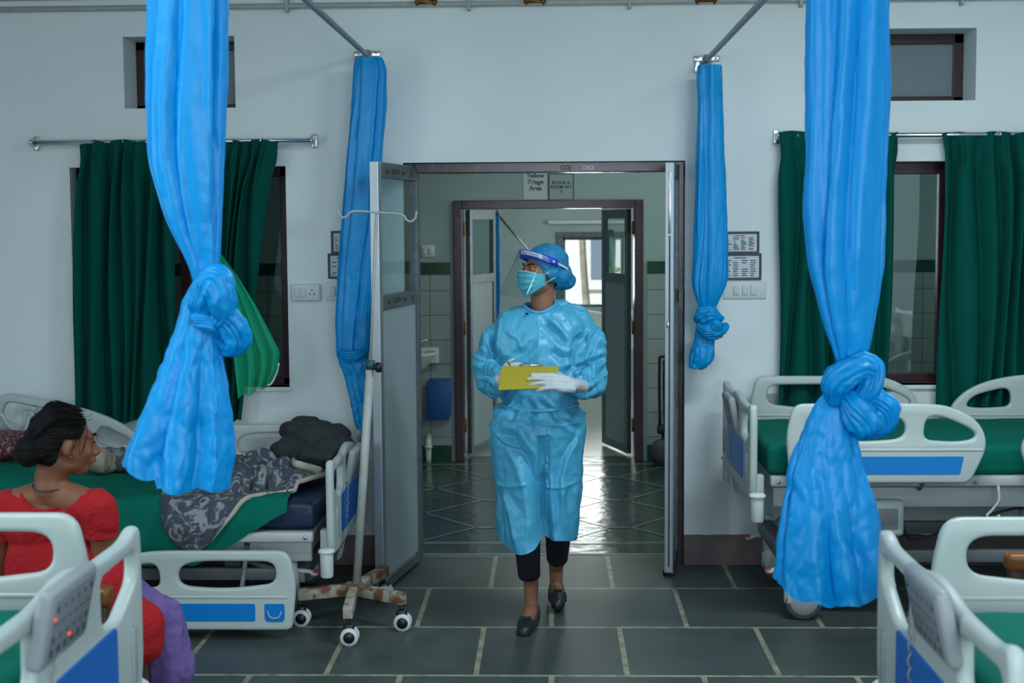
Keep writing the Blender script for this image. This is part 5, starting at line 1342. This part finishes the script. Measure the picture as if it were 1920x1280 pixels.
for s in (-1, 1):
    for (z0, z1) in ((-.014, .004), (-.058, -.030)):
        bm = BM(); tube(bm, [HM @ Vector((s * .070, -.035, z0)), HM @ Vector((s * .079, -.01, (z0 + z1) / 2)), HM @ Vector((s * .082, .02, z1))], .0016, 6, 4); link('ear_loop', done(bm), M['white'], mk)
bm = BM(); tube(bm, [HM @ Vector((.070 * math.sin(u * 1.5), -.072 - .054 * math.cos(u * 1.5), (.0055 - .016 * (u / .96) ** 2))) for u in np.linspace(-.9, .9, 15)], .003, 6); link('white_edge', done(bm), M['white'], mk)
# face shield: foam band, strap, visor
fs = empty('face_shield', (0, 0, 0)); fs.parent = nurse
def band_pt(a, r, z): return HM @ Vector((r[0] * math.sin(a), .02 - r[1] * math.cos(a), z))
tilt = lambda a, z: z + .052 * math.cos(a) - .016
def arc(bm, a0, a1, z0, z1, r, n=40, dz=0, th=.0):
    R_ = []
    for k in range(n + 1):
        a = a0 + (a1 - a0) * k / n; R_.append([bm.verts.new(band_pt(a, r, tilt(a, z0))), bm.verts.new(band_pt(a, r, tilt(a, z1)))])
    for p, q_ in zip(R_, R_[1:]): bm.faces.new((p[0], q_[0], q_[1], p[1]))
bm = BM(); arc(bm, -1.62, 1.62, .036, .072, (.096, .136)); o = link('band', done(bm), M['band'], fs); md = o.modifiers.new('s', 'SOLIDIFY'); md.thickness = .002
bm = BM(); arc(bm, 1.6, 2 * PI - 1.6, .046, .058, (.094, .118), 50); o = link('strap', done(bm), M['white'], fs); md = o.modifiers.new('s', 'SOLIDIFY'); md.thickness = .0015
bm = BM(); arc(bm, .0, 1.02, .049, .068, (.0975, .138), 12); o = link('band_label', done(bm), M['white'], fs)
bm = BM(); arc(bm, -.6, -.1, .042, .046, (.0975, .138), 10); arc(bm, .9, 1.25, .052, .054, (.0975, .138), 10); arc(bm, .9, 1.25, .058, .060, (.0975, .138), 10); arc(bm, .9, 1.2, .064, .066, (.0975, .138), 10); arc(bm, .9, 1.3, .045, .047, (.0975, .138), 10); link('small_print', done(bm), M['paper'], fs)
# curved lettering
cu = bpy.data.curves.new('t', 'FONT'); cu.body = 'Face Shield'; cu.size = .021; cu.align_x = 'CENTER'; cu.align_y = 'CENTER'; o = bpy.data.objects.new('tmp', cu); COL.objects.link(o); me = bake(o); bpy.data.curves.remove(cu)
for v in me.vertices:
    a = .50 + v.co.x / .122; v.co = band_pt(a, (.0985, .1395), tilt(a, .0585 + v.co.y))
link('lettering', me, M['band'], fs, sm=False)
bm = BM(); a = 1.44; c = band_pt(a, (.098, .138), tilt(a, .053)); sph(bm, c, .006); link('snap_button', done(bm), M['white'], fs)
bm = BM(); rows = []
for j in range(21):
    v = j / 20; row = []
    for i in range(41):
        a = -1.35 + 2.6 * i / 40; r = (.096 + .016 * v, .137 + .125 * v)
        row.append(bm.verts.new(band_pt(a, r, tilt(a, .068) - .205 * v)))
    rows.append(row)
for j in range(20):
    for i in range(40): bm.faces.new((rows[j][i], rows[j][i + 1], rows[j + 1][i + 1], rows[j + 1][i]))
link('visor', done(bm), M['visor'], fs)

# ---- the seated woman
WX, WY = -1.52, 4.40
wo = empty('person', (WX, WY, 0), 0, 'seated person in red top and purple skirt seen from behind, black hair in a bun', 'person')
O2 = Vector((WX, WY, 0))
def K_(px, py, dy=0): return P(px, py, WY + dy) - O2
hc2 = K_(124, 830, 0)
HM2 = Matrix.Translation(hc2) @ Matrix.Rotation(math.radians(122), 4, 'Z') @ Matrix.Rotation(math.radians(5), 4, 'X') @ Matrix.Scale(.91, 4)
bm = head_mesh(); bmesh.ops.transform(bm, matrix=HM2, verts=bm.verts)
nk = K_(98, 915, .0)
chain(bm, [(hc2 + Vector((-.03, .0, -.06)), .053), (hc2 + Vector((-.055, .0, -.115)), .050), (nk, .056)], 20)
s1, s2 = K_(186, 952, -.03), K_(12, 950, .06)          # right (screen right) and left shoulder
chain(bm, [(nk + Vector((0, .01, -.02)), .055), (s1, .048)], 20); chain(bm, [(nk + Vector((0, .01, -.02)), .055), (s2, .048)], 20)
mid = (s1 + s2) / 2; pel = Vector((.0, .0, .54))
sph(bm, mid + Vector((0, .02, -.05)), (.15, .09, .10)); sph(bm, mid + Vector((0, .02, -.2)), (.14, .095, .16)); sph(bm, pel + Vector((0, .02, .04)), (.165, .12, .13))
e1, w1 = K_(203, 1098, .0), K_(255, 1120, .28); e2, w2 = s2 + Vector((-.06, .04, -.28)), s2 + Vector((.12, .28, -.33))
chain(bm, [(s1, .046), (s1.lerp(e1, .5), .040), (e1, .035), (e1.lerp(w1, .4), .033), (w1, .024)], 20); chain(bm, [(s2, .046), (s2.lerp(e2, .5), .040), (e2, .035), (e2.lerp(w2, .4), .033), (w2, .024)], 20)
hand_chain(bm, w1, (w1 - e1) + Vector((.02, .05, -.02)), (.3, 0, 1), -1, .35, .95); hand_chain(bm, w2, (w2 - e2), (0, 0, 1), 1, .35, .95)
kn1, kn2 = Vector((.205, .22, .465)), Vector((.05, .40, .47)); an1, an2 = Vector((.255, .25, .08)), Vector((.10, .46, .08))
for hp, kn, an in ((pel + Vector((.07, 0, -.03)), kn1, an1), (pel + Vector((-.07, .04, -.03)), kn2, an2)):
    chain(bm, [(hp, .085), (kn, .062), (kn.lerp(an, .3), .054), (kn.lerp(an, .85), .035), (an, .034)], 20)
    chain(bm, [(an + Vector((0, -.02, -.04)), .03), (an + Vector((.03, .10, -.045)), .030), (an + Vector((.04, .16, -.052)), .022)], 16)
me = fuse(bm, .0055, 5); link('body', me, M['skin2'], wo)
bm = BM(); tube(bm, [HM2 @ Vector((-(.016 + .034 * a), -.094 + .02 * a * a, .030 + .006 * math.sin(a * 2.6))) for a in np.linspace(0, 1, 7)], [.0035, .0045, .002], 8); link('eyebrow', done(bm), M['hair'], wo)
bm = BM(); tube(bm, [HM2 @ Vector((-.031 - .0155 * a, -.0775 - .0115 * math.cos(a * 1.15), .008 - .003 * math.cos(a * 1.5))) for a in np.linspace(-1, 1, 9)], .0022, 6); link('eyelashes', done(bm), M['hair'], wo)
bm = BM(); sph(bm, HM2 @ Vector((0, -.094, -.061)), (.012, .018, .008)); link('lips', done(bm), M['lip'], wo)
bm = BM(); sph(bm, HM2 @ Vector((-.083, .002, -.038)), .005, u=10, v=8); link('ear_stud', done(bm), M['brass'], wo)
# hair: combed back, low bun, loose strands
bm = BM(); sph(bm, (0, .030, .044), (.084, .098, .084), u=40, v=26); sph(bm, (0, .075, .0), (.078, .065, .075), u=30, v=20); sph(bm, (0, .055, -.035), (.070, .055, .045), u=30, v=20); sph(bm, (0, .120, -.030), (.058, .052, .052), u=30, v=20)
me = fuse(bm, .004, 4)
bm = BM(); bm.from_mesh(me)
dele = [v for v in bm.verts if (v.co.y < -.032 - (v.co.z - .02) * .5 and v.co.z < .072) or (v.co.z < .02 and v.co.y < .030 - .25 * v.co.z)]
bmesh.ops.delete(bm, geom=dele, context='VERTS'); bm.transform(HM2); me = bpy.data.meshes.new('m'); bm.to_mesh(me); bm.free()
warp(me, lambda p, n: p + n * (.003 * ridge((p.x * 1.0, p.y, p.z * 2.2), 20, 6) + .002 * ns(p, 60)))
hr = link('hair', me, M['hair'], wo); md = hr.modifiers.new('s', 'SOLIDIFY'); md.thickness = .004
bm = BM(); rg = random.Random(8)
for k in range(150):
    a = rg.uniform(-1.3, 1.3); b = rg.uniform(.1, 1.4)
    p0 = Vector((.084 * math.sin(a), -.045 + .02 * rg.random(), .06 + .06 * math.cos(a))); p1 = Vector((.088 * math.sin(a), .05, .05 + .085 * math.cos(a))); p2 = Vector((.06 * math.sin(a), .12, -.0 + .03 * math.cos(a)))
    j = lambda s_: Vector([rg.gauss(0, s_) for _ in range(3)])
    tube(bm, [HM2 @ (p0 + j(.004)), HM2 @ (p1 + j(.005)), HM2 @ (p2 + j(.008))], .0011, 4, 5)
for k in range(46):
    p0 = Vector((rg.uniform(-.05, .08), rg.uniform(-.06, .11), .10 - abs(rg.gauss(0, .02)))); d = Vector((rg.gauss(0, .03), rg.uniform(-.03, .03), rg.uniform(.0, .03)))
    tube(bm, [HM2 @ p0, HM2 @ (p0 + d), HM2 @ (p0 + d * 1.3 + Vector((.0, .02, -.01)))], .0007, 4, 5)
for k in range(9):
    p0 = Vector((-.076, rg.uniform(-.05, -.0), rg.uniform(.03, .07))); tube(bm, [HM2 @ p0, HM2 @ (p0 + Vector((-.008, -.006, -.03))), HM2 @ (p0 + Vector((-.004, rg.uniform(-.01, .012), -.07)))], .0007, 4, 5)
link('loose_strands', done(bm), M['hair'], hr)
bm = BM(); tube(bm, [nk.lerp(hc2 + Vector((-.055, 0, -.115)), .45) + Vector((.0565 * math.cos(a), .0565 * math.sin(a), .0 + .012 * math.sin(a))) for a in np.linspace(0, 2 * PI, 30)], .0025, 6); link('necklace', done(bm), M['key'], wo)
# red top
bm = BM()
chain(bm, [(nk + Vector((.05, .015, -.055)), .052), (s1 + Vector((-.006, 0, .0)), .056), (s1.lerp(e1, .12), .054), (s1.lerp(e1, .22), .051)], 24)
chain(bm, [(nk + Vector((-.05, .015, -.055)), .052), (s2 + Vector((0.006, 0, .0)), .056), (s2.lerp(e2, .12), .052), (s2.lerp(e2, .22), .050)], 24)
for c, r in ((mid + Vector((0, .02, -.055)), (.165, .105, .105)), (mid + Vector((0, .02, -.2)), (.158, .115, .17)), (pel + Vector((0, .02, .06)), (.185, .142, .14))): sph(bm, c, r, u=28, v=18)
chain(bm, [(pel + Vector((.05, .0, -.0)), .11), (Vector((.190, .04, .475)), .080), (Vector((.20, .03, .42)), .066)], 20)
me = fuse(bm, .007, 8)
warp(me, lambda p, n: p + n * (.006 * ridge((p.x * 1.2, p.y, p.z * .6), 8, 3) + .0025 * ridge(p, 26, 3)))
nc = nk + Vector((-.01, -.03, 0)); 
from mathutils.bvhtree import BVHTree
_t = BVHTree.FromPolygons([v.co.copy() for v in me.vertices], [list(p.vertices) for p in me.polygons]); zc_ = nk.z + .02; nring = []
for sgn in (-1, 1):
    arc_ = []
    for k in range(25):
        a = PI + PI * k / 24; h = _t.ray_cast(Vector((nc.x + .098 * math.cos(a), sgn * 1.0, zc_ + .082 * math.sin(a))), Vector((0, -sgn, 0)))
        if h[0]: arc_.append(h[0])
    nring += arc_ if sgn < 0 else arc_[::-1]
nring.append(nring[0]); bm = BM(); bm.from_mesh(me)
dele = [v for v in bm.verts if ((v.co.x - nc.x) / .096) ** 2 + ((v.co.z - zc_) / .080) ** 2 < 1 and abs(v.co.y) < .3 or (v.co - (s1.lerp(e1, .26))).length < .048 and v.normal.dot((e1 - s1).normalized()) > .6]
bmesh.ops.delete(bm, geom=dele, context='VERTS'); me = bpy.data.meshes.new('m'); bm.to_mesh(me); bm.free()
rt = link('top', me, M['red'], wo); md = rt.modifiers.new('s', 'SOLIDIFY'); md.thickness = .004
bm = BM(); tube(bm, nring, .006, 8, cap=False); link('neckband', done(bm), M['red'], rt)
for (a_, b_, q_) in ((s1, e1, .34), (s2, e2, .34)):
    bm = BM(); tube(bm, [a_.lerp(b_, .18), a_.lerp(b_, q_)], [.051, .054], 24, cap=False); link('sleeve', done(bm), M['red'], rt)
# skirt
bm = BM()
chain(bm, [(pel + Vector((0, .03, -.02)), .115), (kn1, .070), (kn1.lerp(an1, .30) , .072), (kn1.lerp(an1, .50), .076)], 24)
chain(bm, [(pel + Vector((0, .03, -.02)), .115), (kn2, .075), (kn2.lerp(an2, .42), .085)], 24)
tube(bm, [kn1.lerp(kn2, .5), kn1.lerp(kn2, .5).lerp(an1.lerp(an2, .5), .42)], .085, 20)
me = fuse(bm, .007, 8); warp(me, lambda p, n: p + n * (.011 * ridge((p.x, p.y, p.z * .35), 15, 9) + .003 * ridge(p, 34, 4)))
link('skirt', me, M['purple'], wo)
